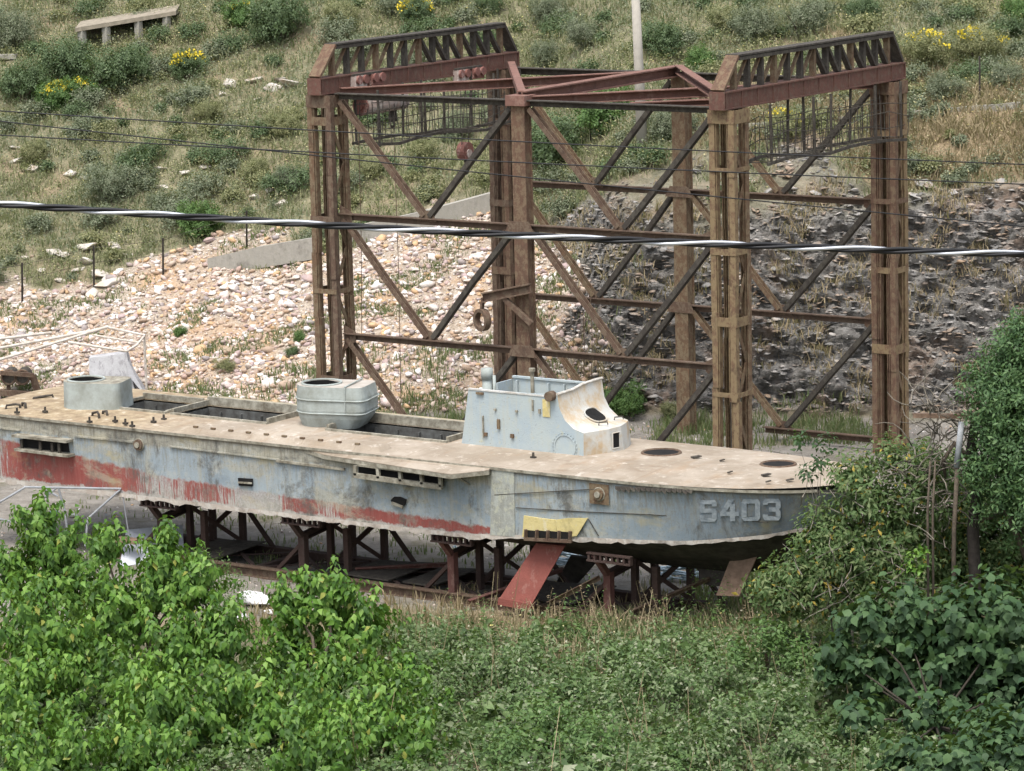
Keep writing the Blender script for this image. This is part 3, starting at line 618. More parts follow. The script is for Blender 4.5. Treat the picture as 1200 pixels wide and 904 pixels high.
for a in [(270,100,26),(300,95,22),(322,104,24),(345,100,30),(262,112,14),(300,118,14),(330,96,16),(82,205,16),(100,210,14),(20,190,16),(18,175,12),(35,200,18),(190,200,18),(215,205,16),(240,196,16),(190,222,12),
          (320,225,20),(300,232,14),(330,240,16),(75,300,20),(100,308,30),(118,322,34),(62,296,18),(135,290,22),(90,318,22),(70,330,20),(50,318,16),(130,330,26),(36,345,16),(150,300,16),(66,345,14),(18,360,14),(2,385,16),(108,345,22),
          (262,330,20),(290,334,16),(238,326,18),(318,332,22),(332,346,16),(160,355,16),(300,352,14),(200,338,14),(340,338,20),(248,345,16),(182,360,12),(430,305,16),(505,300,14),(470,345,14),(540,320,16),(575,345,16),(440,380,14),(520,410,13),(560,300,18),(545,365,14),(490,420,12),(605,300,14),(690,315,16),(665,300,18),
          (1088,220,26),(1105,235,22),(1075,232,18),(1120,228,16),(880,215,16),(905,225,18),(930,222,14),(958,228,16),(1000,225,14),(1170,215,18)]: boulder(*a)
for a in [(255,322,18),(275,338,22),(300,330,16),(318,344,20),(345,328,24),(225,345,18),(205,352,14),(180,366,16),(352,352,16),(425,322,18),(452,318,14),(487,318,18),(515,330,14),(548,330,20),(575,300,16),(602,330,16),(560,395,14),(498,362,14),(458,400,14),(30,395,14),(52,380,12),(140,372,14),(95,362,16),(120,392,12),(300,372,12),(330,380,12),(240,372,14),(425,418,12),(520,445,12),(545,430,14),(600,395,12)]: boulder(*a, group='pale stones on the rubble', flat=.65)
boulder(103, 292, 40, 'long pale slab of rock leaning behind the second fence post', flat=.7)
boulder(125, 335, 44, 'largest pale boulder on the slope, just right of the second fence post', flat=.8)
boulder(575, 762, 30, 'flat pale stone in the weeds in front of the track', flat=.4)
boulder(1070, 893, 34, 'sandy block of stone under the fig leaves', flat=.9); boulder(1045, 900, 22, 'small reddish stone beside the sandy block under the fig', flat=.9)

# ------------------------------------------------------------------ hillside constructions
def wall_px(name, pts, h, th, label, cat='wall', mat=CONC, sink=.4):
    mb = MB(); Ps = [at(x, y, v=v) for x, y, v in pts]
    for a, b in zip(Ps[:-1], Ps[1:]):
        d = unit((b-a)*[1, 1, 0]); n = V3(-d[1], d[0], 0)*th; A = [a-V3(0,0,h), b-V3(0,0,h)+d*0, b-V3(0,0,h)+n, a-V3(0,0,h)+n, a, b, b+n, a+n]; mb.hexa(A)
    return single(name, mb, mat, label, cat, Ps[0]-V3(0, 0, h))
def vground(px, py): return float((on_ground(px, py)-CAM)@FH)
wall_px('concrete_wall', [(243, 303, vground(243,318)), (300, 290, vground(300,316)), (366, 279, vground(366,312))], .55, .22, 'low grey concrete wall above the rubble left of the crane')
wall_px('concrete_wall', [(404, 268, vground(404,292)), (500, 247, vground(500,272)), (592, 222, vground(592,250))], .5, .22, 'weathered concrete wall above the rubble behind the crane bay')
wall_px('kerb_wall', [(800, 150, vground(800,156)), (930, 142, vground(930,150)), (1080, 130, vground(1080,140)), (1220, 118, vground(1220,130))], .4, .2, 'long thin concrete kerb on top of the rock cutting')
# stone shelter
Bs = on_ground(110, 48); vs0 = float((Bs-CAM)@FH)
t = thing('stone_shelter', 'low stone shelter with a flat slab roof high on the hill', 'shelter', Bs)
vs0 = min(vs0, float((on_ground(200, 40)-CAM)@FH))-.2; a, b = at(88, 33, v=vs0), at(206, 13, v=vs0+.5); n = FH*1.5
mb = MB(); mb.hexa([a-V3(0,0,.12), b-V3(0,0,.12), b+n-V3(0,0,.12), a+n-V3(0,0,.12), a, b, b+n+V3(0,0,.1), a+n+V3(0,0,.1)]); part('roof_slab', mb, plain('lichen_stone', (.3, .26, .2), (.19, .165, .125), 6), t)
for f in (.06, .3, .62, .9):
    p = a+(b-a)*f+FH*.12; mb = MB(); mb.box(p+V3(-.09, -.09, -1.0), p+V3(.09, .09, -.122)); part('post', mb, CONC, t)
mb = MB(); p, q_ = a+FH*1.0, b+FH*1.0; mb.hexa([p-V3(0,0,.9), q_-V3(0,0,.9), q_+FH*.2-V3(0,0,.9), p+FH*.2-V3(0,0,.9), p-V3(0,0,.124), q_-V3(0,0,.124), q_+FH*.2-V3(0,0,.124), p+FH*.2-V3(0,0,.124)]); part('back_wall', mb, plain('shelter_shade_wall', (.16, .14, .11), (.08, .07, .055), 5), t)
# disc on a stub and slab in the grass
B = on_ground(217, 122); mb = MB(); mb.tube([B-V3(0,0,.1), B+V3(0,0,.12)], .12, 12); mb.tube([B+V3(0,0,.124), B+V3(0,0,.19)], .27, 20); single('stone_table', mb, CONC, 'small round pale table top on a stub in the grass', 'table', B)
B = on_ground(122, 143); mb = MB(); d = RT0; mb.bar(B-d*.42+V3(0,0,.06), B+d*.42+V3(0,0,.03), .35, .12); single('concrete_slab', mb, CONC, 'pale broken slab lying in the grass left on the slope', 'slab', B)
B = on_ground(8, 70); mb = MB(); mb.bar(B-d*.3+V3(0,0,.08), B+d*.3+V3(0,0,.08), .3, .14); single('concrete_slab', mb, CONC, 'grey slab at the left edge of the hill beside the dark bushes', 'slab', B)
# fences
def stake(px, top, bot, r, label, group=None, mat=RUST, lean=0.):
    B = on_ground(px, bot); T = at(px+lean, top, v=float((B-CAM)@FH)); mb = MB(); mb.angle(B-V3(0,0,.2), T, r*1.6, r*1.6, r*.4); return single('fence_post', mb, mat, label, 'fence post', B, group), T
FP = [(-30, 318, 366, 'x'), (26, 308, 357, 'leftmost rusty fence post beside the pale rocks'), (110, 288, 337, 'rusty fence post among the pale rocks'), (191, 279, 323, 'rusty fence post below the twisted cable on the open grass'), (289, 247, 291, 'rusty fence post behind the low concrete wall')]
tops = []
for i, (x, a_, b_, lab) in enumerate(FP):
    if i == 0:
        tops.append(at(-30, 316, v=vground(-30, 366))); continue
    o, T = stake(x, a_, b_, .03, lab, 'fence posts on the left slope', RUSTD); tops.append(T)
mb = MB()
for dz in (.04, .42): mb.tube([p-V3(0, 0, dz+.02) for p in tops], .006, 5)
single('fence_wire', mb, RUSTD, 'two sagging wires strung between the rusty fence posts', 'wire', tops[1])
stake(1148, 66, 116, .03, 'thin rusty post standing on the right of the hill', None, RUSTD); stake(692, 135, 168, .025, 'thin dark stake in the bright green bush', None, RUSTD)
stake(902, 765, 815, .035, 'rusty stake standing in the brambles', None, RUST, -4); stake(973, 800, 838, .03, 'short rusty stake beside the fig tree', None, RUST, 0)
# utility pole
B = on_ground(753, 172); T = at(743, -40, v=float((B-CAM)@FH)); mb = MB(); mb.tube([B-V3(0,0,.3), B+(T-B)*.5, T], [.145, .12, .1], 14)
t = thing('utility_pole', 'pale concrete utility pole on the hillside behind the crane', 'pole', B); part('shaft', mb, POLE, t, True)
mb = MB(); mb.bar(T-RT0*.7-V3(0,0,.3), T+RT0*.7-V3(0,0,.3), .1, .1, off=(.17, 0)); part('crossarm', mb, POLE, t)

# ------------------------------------------------------------------ CRANE
GX, GD = 10., 6.61; Z1, Z2, Z3, ZT = 5.445, 2.85, .25, 8.07
cr = thing('gantry_crane', 'tall rusted steel crane frame with two trussed girders standing over the yard', 'crane', (5, 3.3, 0))
def column(cx, cy, mat, matf, w=.6, bot=-.3, seed=0):
    h = w/2; rr = random.Random(seed); t = .024; L = .13; wd = w*(.35 if cy > 3 else .25)
    core = MB(); core.box((cx-.05, cy-.02, bot), (cx+.05, cy+.004, ZT-.02)); core.box((cx-.012, cy+.008, bot), (cx+.012, cy+h-.07, ZT-.02)); col = part('column', core, RUSTD, cr)
    pal = [mat, matf, mat, RUSTG, RUST, RUSTF]
    for sx in (-1, 1):
        for sy in (-1, 1):
            mb = MB(); z0 = bot; m_ = pal[rr.randrange(6)]
            while z0 < ZT-.05:      # built up from lengths that no longer line up
                z1 = min(ZT-.012, z0+rr.uniform(1.1, 2.6)); z1 = ZT-.012 if ZT-z1 < .6 else z1
                ox, oy = rr.uniform(-.016, .016), rr.uniform(-.016, .016); x, y = cx+sx*h+ox, cy+sy*h+oy; zz = z1-.004
                def bb(a0, b0, a1, b1): mb.box((min(a0, a1), min(b0, b1), z0), (max(a0, a1), max(b0, b1), zz))
                bb(x, y, x-sx*L, y-sy*t); bb(x, y-sy*t*1.1, x-sx*t, y-sy*L)                         # outer angle
                xi = x-sx*wd; bb(x-sx*(L*.6), y-sy*.05, xi, y-sy*.07); bb(xi, y-sy*.015, xi-sx*.018, y-sy*.14)  # inner channel
                xm = x-sx*(L+.02); bb(xm, y-sy*.004, xm-sx*.016, y-sy*.048)
                bb(x-sx*.05, y-sy*(L*.7), x-sx*.066, y-sy*(wd*.9))
                z0 = z1
            part('corner_channel', mb, m_, col)
    z = bot+.5
    def collar(z, hh, m_, g=.006):
        o_ = h+g; lp = [[(cx-o_, cy-o_, k), (cx+o_, cy-o_, k), (cx+o_, cy+o_, k), (cx-o_, cy+o_, k)] for k in (z, z+hh)]; ii_ = [[(cx-o_+.012, cy-o_+.012, k), (cx+o_-.012, cy-o_+.012, k), (cx+o_-.012, cy+o_-.012, k), (cx-o_+.012, cy+o_-.012, k)] for k in (z+hh, z)]
        part('batten_plate', MB().loft([lp[0], lp[1], ii_[0], ii_[1], lp[0]]), m_, col)
    while z < ZT-.5: collar(z, rr.uniform(.08, .22), matf if rr.random() < .5 else mat); z += rr.uniform(1.2, 2.2)
    collar(ZT-.28, .27, matf, .014); z = bot+.6; s_ = 1
    while z < ZT-1:       # lacing bars inside the open faces
        part('lacing_bar', MB().bar((cx+h-.075, cy-s_*(h-.1), z), (cx+h-.075, cy+s_*(h-.1), z+.85), .09, .018, up=(1, 0, 0)), RUSTG, col)
        s_ = -s_; z += .9
    return col
column(0, 0, RUSTG, RUST, .62, seed=2); column(GX, 0, RUSTY, RUSTY, .58, seed=4); column(0, GD, RUSTF, RUST, .52, seed=6)
column(GX, GD, RUSTY, RUSTF, .58, seed=8)
def post(cx, cy, w, d, mat, bot=-.3, top=ZT-.05):
    mb = MB(); t = .03; mb.box((cx-w/2, cy-d/2, bot), (cx+w/2, cy-d/2+t, top)); mb.box((cx-w/2, cy+d/2-t, bot), (cx+w/2, cy+d/2, top)); mb.box((cx-t/2, cy-d/2+t*1.05, bot), (cx+t/2, cy+d/2-t*1.05, top))
    mb.box((cx+w/2-.05, cy-d/2+t*1.05, bot), (cx+w/2-.03, cy+d/2-t*1.05, top)); part('post', mb, mat, cr)
MX, EX = 5.02, 4.8
post(MX, 0, .33, .26, RUSTF); post(EX, GD, .34, .3, RUSTG)
near = [.31, MX, GX-.29]; far = [.3, EX, GX-.3]
RUSTT = rust('rust_tie', (.1, .066, .046), (.045, .034, .028), (.12, .1, .075), .4, 14.1, False)
def tie(p, q_, mat=RUSTT, w=.12, h=.15): part('tie_beam', MB().angle(p, q_, w, h, .022), mat, cr)
for z in (Z1, Z2, Z3):
    tie((near[0], -.0, z), (MX-.19, 0, z)); tie((MX+.19, 0, z), (near[2], 0, z))
    if z != Z3: tie((far[0], GD, z), (EX-.18, GD, z))
    tie((EX+.18 if z != Z3 else 6.85, GD, z), (far[2], GD, z))
LV = [ZT-.1, Z1, Z2, Z3]
def brace(p, q_, mat, flip=1):
    p = np.asarray(p, float); q_ = np.asarray(q_, float); bb = (p+q_)/2+V3(random.uniform(-.03, .03), random.uniform(-.03, .03), random.uniform(-.03, .03)); mb = MB()
    mb.channel(p, bb, .085, .15, .02, up=(0, flip, 0)); mb.channel(bb, q_, .085, .15, .02, up=(0, flip, 0)); part('diagonal_brace', mb, mat, cr)
for (xs, y) in ((near, 0), (far, GD)):
    for a_, b_ in ((xs[0], xs[1]-.17), (xs[1]+.17, xs[2])):
        m = (a_+b_)/2
        for k in range(3):
            zt, zb = LV[k]-.08, LV[k+1]+.09
            brace((a_+.03, y-.015, zt), (m-.1, y-.015, zb), RUST if y == 0 else RUSTG); brace((b_-.03, y-.012, zt), (m+.1, y-.012, zb), RUSTD, -1)
            mb = MB(); mb.plate([(m-.26, y-.05, zb-.09), (m+.26, y-.05, zb-.09), (m+.12, y-.05, zb+.14), (m-.12, y-.05, zb+.14)], .012, (0, 1, 0)); part('gusset_plate', mb, RUST, cr)
for (xs, y) in ((near, 0), (far, GD)):
    for z in (Z1, Z2):
        for x, d_ in ((xs[0], 1), (xs[2], -1)): part('gusset_plate', MB().plate([(x-d_*.02, y-.06, z-.3), (x+d_*.3, y-.06, z-.1), (x+d_*.3, y-.06, z+.1), (x-d_*.02, y-.06, z+.25)], .012, (0, 1, 0)), RUSTF if y else RUST, cr)
        part('gusset_plate', MB().plate([(xs[1]-.36, y-.175, z-.1), (xs[1]+.36, y-.175, z-.1), (xs[1]+.24, y-.175, z+.14), (xs[1]-.24, y-.175, z+.14)], .012, (0, 1, 0)), RUST, cr)
# top level: near and far beams, cross beam, plan braces
zt = ZT-.04
tie((near[0], 0, zt), (MX, 0, zt), RUSTD, .14, .14); tie((MX+.02, 0, zt), (near[2]-.0, 0, zt), RUSTD, .14, .14)
tie((.3, GD, zt), (far[2], GD, zt), RUSTD, .16, .17)
def topb(p, q_, w=.16, h=.2): part('plan_brace', MB().channel(p, q_, w, h, .02), RUST2, cr)
part('cross_beam', MB().ibeam((MX, .05, zt+.12), (EX, GD-.05, zt+.12), .26, .24), RUST2, cr)
topb((.15, .25, zt+.05), (EX-.25, GD-.25, zt+.05)); topb((MX-.12, .1, zt+.17), (.3, GD-.2, zt+.15), .14, .14)
topb((MX+.15, .12, zt+.04), (GX-.2, GD-.3, zt+.0)); topb((EX+.12, GD-.15, zt+.17), (GX-.2, .3, zt+.2), .16, .18); topb((MX+2.6, .1, zt+.02), (GX-.25, 2.2, zt+.02), .13, .13)
mb = MB(); mb.box((MX-.24, -.22, zt-.05), (MX+.24, .22, zt+.16)); part('post_head', mb, RUST2, cr)
def girder(cx, mat, mt):
    y0, y1 = -.42, GD+.42; mb = MB(); b, h = ZT, .36; w = .36
    mb.box((cx-w/2, y0, b), (cx+w/2, y1, b+.03)); mb.box((cx-w/2, y0, b+h-.03), (cx+w/2, y1, b+h))
    for s_ in (-1, 1): mb.box((cx+s_*.14-.012, y0+.02, b+.032), (cx+s_*.14+.012, y1-.02, b+h-.032))
    y = y0+.04
    while y < y1:
        for s_ in (-1, 1): mb.box((cx+s_*.15-(.02 if s_ < 0 else 0)+s_*.004, y, b+.034), (cx+s_*.15+(.02 if s_ > 0 else 0)+s_*.004, y+.025, b+h-.034))
        y += .62
    mb.box((cx-w/2, y0-.02, b), (cx+w/2, y0-.002, b+h)); mb.box((cx-w/2, y1+.002, b), (cx+w/2, y1+.02, b+h))
    g = part('girder', mb, mat, cr)
    t0 = b+h; zc = t0+.66; ya, yb = y0+.62, y1-.5
    ch = MB(); ch.box((cx-.16, ya-.03, zc), (cx+.16, yb+.03, zc+.035)); ch.bar((cx, ya, zc-.05), (cx, yb, zc-.05), .3, .07); part('top_chord', ch, RUSTD, g)
    for p, q_ in (((cx, y0+.02, t0+.02), (cx, ya, zc+.01)), ((cx, y1-.02, t0+.02), (cx, yb, zc+.01))): part('end_post', MB().bar(p, q_, .3, .06), RUSTF if p[1] < 1 else mt, g)
    n = 12
    for i in range(n+1):
        y = ya+(yb-ya)*i/n; part('truss_vertical', MB().box((cx-.06, y-.045, t0+.002), (cx+.06, y+.045, zc-.09)), mt if i % 3 else RUSTG, g)
        if i < n:
            y2 = ya+(yb-ya)*(i+1)/n
            p, q_ = ((cx, y+.06, t0+.03), (cx, y2-.05, zc-.1)) if i < n/2 else ((cx, y+.05, zc-.1), (cx, y2-.06, t0+.03))
            part('truss_diagonal', MB().bar(p, q_, .07 if i < n/2 else .12, .045 if i < n/2 else .06), RUSTG if i < n/2 else RUSTD, g)
    return g
RUSTGI = rust('rust_girder', (.12, .058, .044), (.055, .036, .03), (.1, .09, .066), .45, 16.3)
girder(0, RUSTGI, RUSTD); girder(GX, RUSTGI, RUSTD)
# hanging walkways with bent rod railings
def walkway(x0, seed):
    rr = random.Random(seed); zf = 6.93; ys = np.linspace(.45, GD-.4, 8); mb = MB(); rd = MB()
    for x in (x0, x0+.62):
        pts = [V3(x+rr.uniform(-.04, .04), y, zf+rr.uniform(-.07, .07)) for y in ys]
        for a_, b_ in zip(pts[:-1], pts[1:]): mb.bar(a_, b_, .05, .06)
        for dz in (.3, .55, .8):
            rd.tube([p+V3(rr.uniform(-.05, .05), 0, dz+rr.uniform(-.06, .06)) for p in pts], .009, 5)
        for y in np.arange(.5, GD-.3, .24): rd.tube([(x+rr.uniform(-.05, .05), y, zf+.02), (x+rr.uniform(-.06, .06), y+rr.uniform(-.08, .08), zf+rr.uniform(.6, 1.0))], .009, 5)
        for y in (.6, 2.3, 3.0, 4.9, 6.0): mb.bar((x, y, zf), (x, y+rr.uniform(-.05, .05), ZT+.05), .05, .03)
    for y in np.arange(.6, GD-.4, .45): rd.tube([(x0, y, zf), (x0+.62, y+.05, zf+rr.uniform(-.05, .05))], .01, 5)
    w = part('walkway', mb, RUSTD, cr); part('rod_railing', rd, RUSTD, w)
walkway(.3, 5); walkway(GX+.0, 9)
# a swinging arm with a heavy ring on the middle post
p0, p1 = at(622, 338, Y=-.22), at(566, 349, Y=-.42); mb = MB(); d = unit(p1-p0); mb.ibeam(p0, p1, .16, .2, .025); mb.bar(p0-V3(0,0,.75), p0+d*.62-V3(0,0,.1), .1, .1)
arm = part('bracket_arm', mb, RUST, cr)
mb = MB(); c = at(565, 375, Y=-.42); mb.bar(p1+V3(0,0,.0), c+V3(0,0,.22), .09, .05); mb.ring(c, (.35, 1, 0), .2, .035, 28, 8, .07); part('ring', mb, RUST, arm)
# hoists
def hoist(px, py, label, drum=True, hook=(0, 0), kind='chain'):
    X = .12; c = at(px, py, X=X); t = thing('hoist', label, 'hoist', c, None)
    return t, c
ht, c = hoist(448, 121, 'fat pale hoist drum with red end hanging under the left girder')
mb = MB(); a_, b_ = c+V3(0,-.75,0), c+V3(0,.75,0); mb.tube([a_, b_], .2, 20)
for y in (-.4, -.05, .35): mb.ring(c+V3(0, y, 0), (0,1,0), .2, .018, 20, 5)
part('drum', mb, PAINTH, ht, True); part('end_cap', MB().tube([a_-V3(0,.05,0), a_-V3(0,.003,0)], .205, 20).tube([a_-V3(0,.09,0), a_-V3(0,.052,0)], .08, 12), HOISTR, ht)
mb = MB(); 
for y in (-.35, .45): mb.bar(c+V3(0, y, .19), V3(.12, c[1]+y, ZT-.02), .06, .03)
part('hanger', mb, RUST, ht)
hb = c+V3(0, .35, -.42); mb = MB(); mb.bar(c+V3(0,.35,-.15), hb, .05, .1); mb.tube([hb+V3(0,.07*math.sin(q2),.07*math.cos(q2)-.07) for q2 in np.linspace(0, 4.2, 10)], .025, 6); mb.box(hb+V3(-.05,-.07,-.02), hb+V3(.05,.1,.22)); part('hook', mb, RUSTD, ht)
def trolley(px, py, label):
    X = .22; c = at(px, py, X=X); t = thing('trolley', label, 'trolley', c, None); mb = MB()
    for s_, m_ in ((-1, PAINTH), (1, HOISTR)):
        p = c+V3(0, s_*.3, 0); mb = MB(); mb.box(p+V3(-.08,-.2,-.14), p+V3(.08,.2,.1)); part('side_plate', mb, m_, t)
        mb = MB()
        for y in (-.12, .12): mb.tube([p+V3(.083, y, .02), p+V3(.14, y, .02)], .095, 14)
        part('wheel', mb, HOISTR, t)
    mb = MB(); mb.bar(c+V3(0,-.5,.12), c+V3(0,.5,.12), .08, .05); part('axle_bar', mb, RUSTD, t)
    return c
trolley(430, 93, 'red and white trolley on the near half of the left girder'); c2 = trolley(549, 86, 'red and white trolley on the far half of the left girder')
c = at(545, 178, X=.22); t = thing('hook_block', 'pulley block with a big hook hanging on thin ropes from the left girder', 'hook', c)
mb = MB(); mb.tube([c+V3(-.1,0,.02), c+V3(.1,0,.02)], .2, 18); mb.box(c+V3(-.12,-.14,-.14), c+V3(.12,.14,.0)); part('block', mb, HOISTR, t)
mb = MB(); mb.tube([c+V3(-.13,0,-.04), c+V3(.13,0,-.04)], .1, 14); part('sheave_cover', mb, PAINTH, t)
mb = MB(); mb.tube([c+V3(0,0,-.14), c+V3(0,.02,-.24)]+[c+V3(0, .13*math.sin(q2)-.02, -.36+.13*math.cos(q2)) for q2 in np.linspace(.2, 4.6, 12)], .042, 6); part('hook', mb, RUSTD, t)
mb = MB()
for s_ in (-1, 1): mb.tube([c+V3(0, s_*.13, .1), V3(.22, c2[1]+s_*.1, c2[2]-.1)], .012, 5)
part('rope', mb, RUSTD, t)
# loose hanging wires inside the left bay
for i, (x, y0, y1, x1) in enumerate([(420, 150, 395, 424), (462, 170, 475, 470), (683, 365, 440, 684), (692, 350, 440, 693)]):
    a_, b_ = at(x, y0, Y=.5), at(x1, y1, Y=.5); single('hanging_wire', MB().tube([a_, (a_+b_)/2+V3(.03, 0, 0), b_], .008, 5), RUST, 'thin rusty wire hanging in the left bay of the crane', 'wire', b_, 'loose wires hanging from the crane')

# ------------------------------------------------------------------ BOAT
ZD, YC, HB = 2.7, -8.4, 1.7
bt = thing('patrol_boat', 'stripped grey patrol boat hull with faded red waterline propped on steel trestles', 'boat', (8, YC, 0))
def hbeam(X): return HB*np.interp(X, [-10, 14.2, 15.46, 16.1, 16.6, 17.0, 17.3, 17.55, 17.7], [1, 1, .925, .83, .71, .57, .42, .24, .02])
def chine(X):
    z = np.interp(X, [-4, 9, 10.5, 12, 13, 15, 16.5, 17.7], [1.36, 1.36, 1.38, 1.5, 1.57, 1.68, 1.86, 2.1]); k = max(0, X-12.5)
    return hbeam(X)*(1-.035-.03*k)*1., z, X-.1*max(0, X-14.5)**1.5*.6
def keelz(X): return np.interp(X, [-4, 8, 10.5, 11.8, 14.5, 15.6, 16.5, 17.7], [1.12, 1.12, .98, .86, .87, .95, 1.3, 2.12])
def side(X, s, sg=-1):      # s 0 at gunwale, 1 at chine
    hb = hbeam(X); cb, cz, cx_ = chine(X); f = 1-(1-s)**1.0
    return V3(X+(cx_-X)*s, YC+sg*(hb+(cb-hb)*f), ZD+(cz-ZD)*s)
XS = np.concatenate([np.arange(-1.4, 14.2, .325), np.arange(14.2, 17.6, .12), [17.64, 17.7]])
SS = np.linspace(0, 1, 9)
def hullpart():
    mb = MB(); rows = []
    for X in XS:
        row = []
        for s_ in SS:
            p = side(X, s_); d = .006*math.sin(X*2.1+s_*3)*math.sin(s_*math.pi)+.004*math.sin(X*5.3)*math.sin(s_*math.pi); p = p+V3(0, d, 0); row.append(p)
        rows.append(row)
    mb.loft(rows, closed=False)
    rows = [[side(X, s_, 1) for s_ in SS[::-1]] for X in XS]; mb.loft(rows, closed=False)
    mb.add([side(XS[0], 0), side(XS[0], 1), side(XS[0], 1, 1), side(XS[0], 0, 1)], [(0, 1, 2, 3)])
    return mb
hull = part('hull', hullpart(), HULL, bt, True)
mb = MB(); rows = []
for X in XS:
    a_, b_ = side(X, 1), side(X, 1, 1); k = V3(a_[0], YC, keelz(X)); rows.append([a_+V3(0,.004,-.003), (a_+k)/2+V3(0,0,-.02), k, (b_+k)/2+V3(0,0,-.02), b_+V3(0,-.004,-.003)])
mb.loft(rows, closed=False); part('bottom', mb, BOTTOM, hull)
mb = MB(); mb.box((14.35, YC-.05, .62), (15.3, YC+.05, .9)); part('skeg', mb, BOTTOM, hull)
# flaked ragged lower edge: a crumpled strip along the chine
mb = MB(); rr = random.Random(3); Xe = np.arange(-1.4, 17.2, .13); lo = [side(X, 1)+V3(0, -.012-rr.random()*.015, -rr.uniform(.0, .05)) for X in Xe]; hi = [side(X, .955)+V3(0, -.012, 0) for X in Xe]
mb.loft([[a_, b_] for a_, b_ in zip(hi, lo)], closed=False); part('chine_edge', mb, rust('chipped_edge', (.36, .33, .29), (.22, .16, .12), (.42, .4, .36), .5, 3.3, False), hull)
# deck with real openings
YB0, YB1 = -8.84, -7.8; HO = [(1.22, 2.62), (2.86, 5.1), (6.6, 9.25)]
dx = sorted(set(np.round(np.concatenate([XS, np.array(HO).ravel()]), 3))); 
def dz(X, y): hb = max(hbeam(X), .02); return ZD+.012+.07*(1-((y-YC)/HB)**2)
mb = MB()
for X0, X1 in zip(dx[:-1], dx[1:]):
    xm = (X0+X1)/2; hole = any(a_ < xm < b_ for a_, b_ in HO)
    if X1 <= 14.25: bands = [(-10.1-.03, YB0), (YB0, YB1), (YB1, -6.67)]; bands = [b_ for i, b_ in enumerate(bands) if not (hole and i == 1)]; e0 = e1 = bands
    else: e0 = [(YC-hbeam(X0)-.02, YC), (YC, YC+hbeam(X0)+.02)]; e1 = [(YC-hbeam(X1)-.02, YC), (YC, YC+hbeam(X1)+.02)]
    for (a0, b0), (a1, b1) in zip(e0, e1):
        n = 4; 
        for k in range(n):
            f, g = k/n, (k+1)/n; A = [(X0, a0+(b0-a0)*f), (X1, a1+(b1-a1)*f), (X1, a1+(b1-a1)*g), (X0, a0+(b0-a0)*g)]; mb.add([(x, y, dz(x, y)) for x, y in A], [(0, 1, 2, 3)])
deck = part('deck', mb, DECK, bt)
mb = MB(); mb.loft([[side(X, 0)+V3(0, -.035, .016), side(X, 0)+V3(0, -.035, -.035), side(X, 0)+V3(0, .02, -.035)] for X in XS if X < 17.3], closed=False); part('deck_edge', mb, RIMP, deck)
# wells under the openings, coamings round them
for a_, b_ in HO:
    w = MB(); z0 = 1.2; t_ = .03
    w.box((a_-t_, YB0-t_, z0), (b_+t_, YB1+t_, z0+.02)); w.box((a_-t_, YB1, z0+.022), (b_+t_, YB1+t_, ZD+.04)); w.box((a_-t_, YB0-t_, z0+.022), (b_+t_, YB0, ZD+.02))
    w.box((a_-t_, YB0+.002, z0+.022), (a_, YB1-.002, ZD+.03)); w.box((b_, YB0+.002, z0+.022), (b_+t_, YB1-.002, ZD+.03))
    for x in np.arange(a_+.3, b_, .5): w.box((x, YB1-.06, z0+.024), (x+.03, YB1-.002, ZD-.02))
    well = part('hatch_well', w, WELL, deck)
    c_ = MB(); h = ZD+.08; H = h+(.1 if a_ > 2 else .05)
    c_.box((a_-.06, YB1+.03, h), (b_+.06, YB1+.09, H+.06)); c_.box((a_-.06, YB0-.07, h-.01), (b_+.06, YB0-.01, h+.035)); c_.box((a_-.07, YB0-.008, h), (a_-.01, YB1+.028, H)); c_.box((b_+.01, YB0-.008, h), (b_+.07, YB1+.028, H))
    part('coaming', c_, RIMP, deck)
mb = MB(); mb.box((2.7, YB1+.2, ZD+.06), (9.3, YB1+.55, ZD+.16)); part('far_rail_sill', mb, plain('ochre_sill', (.36, .31, .2), (.25, .22, .17), 5), deck)
mb = MB(); mb.hexa([(3.9, -9.98, ZD+.02), (8.6, -9.98, ZD+.02), (8.6, -9.62, ZD+.05), (3.9, -9.62, ZD+.05), (4.1, -9.9, ZD+.1), (8.5, -9.9, ZD+.1), (8.5, -9.66, ZD+.13), (4.1, -9.66, ZD+.13)])
rail = part('torpedo_track', mb, DECK, bt)
for x in np.arange(4.2, 8.4, .42): part('track_clip', MB().box((x, -9.91, ZD+.102), (x+.1, -9.87, ZD+.135)), RUSTG, rail)
# deck clutter
for i, (px, py, w_) in enumerate([(15, 478, .3), (28, 477, .25), (50, 468, .4), (112, 488, .35), (123, 486, .3), (20, 484, .1), (53, 483, .1), (105, 495, .08), (135, 494, .08), (155, 500, .09), (180, 495, .08), (147, 497, .08), (192, 492, .2), (625, 537, .15)]):
    B = at(px, py, Z=ZD+.06); mb = MB(); rr = random.Random(i)
    if w_ > .2: a_ = rr.uniform(-.8, .9); dv = V3(math.cos(a_), math.sin(a_), 0)*w_*rr.uniform(.3, .5); mb.tube([B-dv-V3(0,0,.02), B-dv*.9+V3(0,0,rr.uniform(.03,.07)), B+dv*.2+V3(0,.04,rr.uniform(.05,.1)), B+dv+V3(0,0,rr.uniform(.02,.08)), B+dv*1.1-V3(0,0,.02)], .026, 6)
    else: mb.tube([B-V3(0,0,.02), B+V3(0,0,.1)], .022, 6); mb.box(B+V3(-.05,-.03,-.01), B+V3(.05,.03,.03))
    part('deck_fitting', mb, RUSTD, deck)
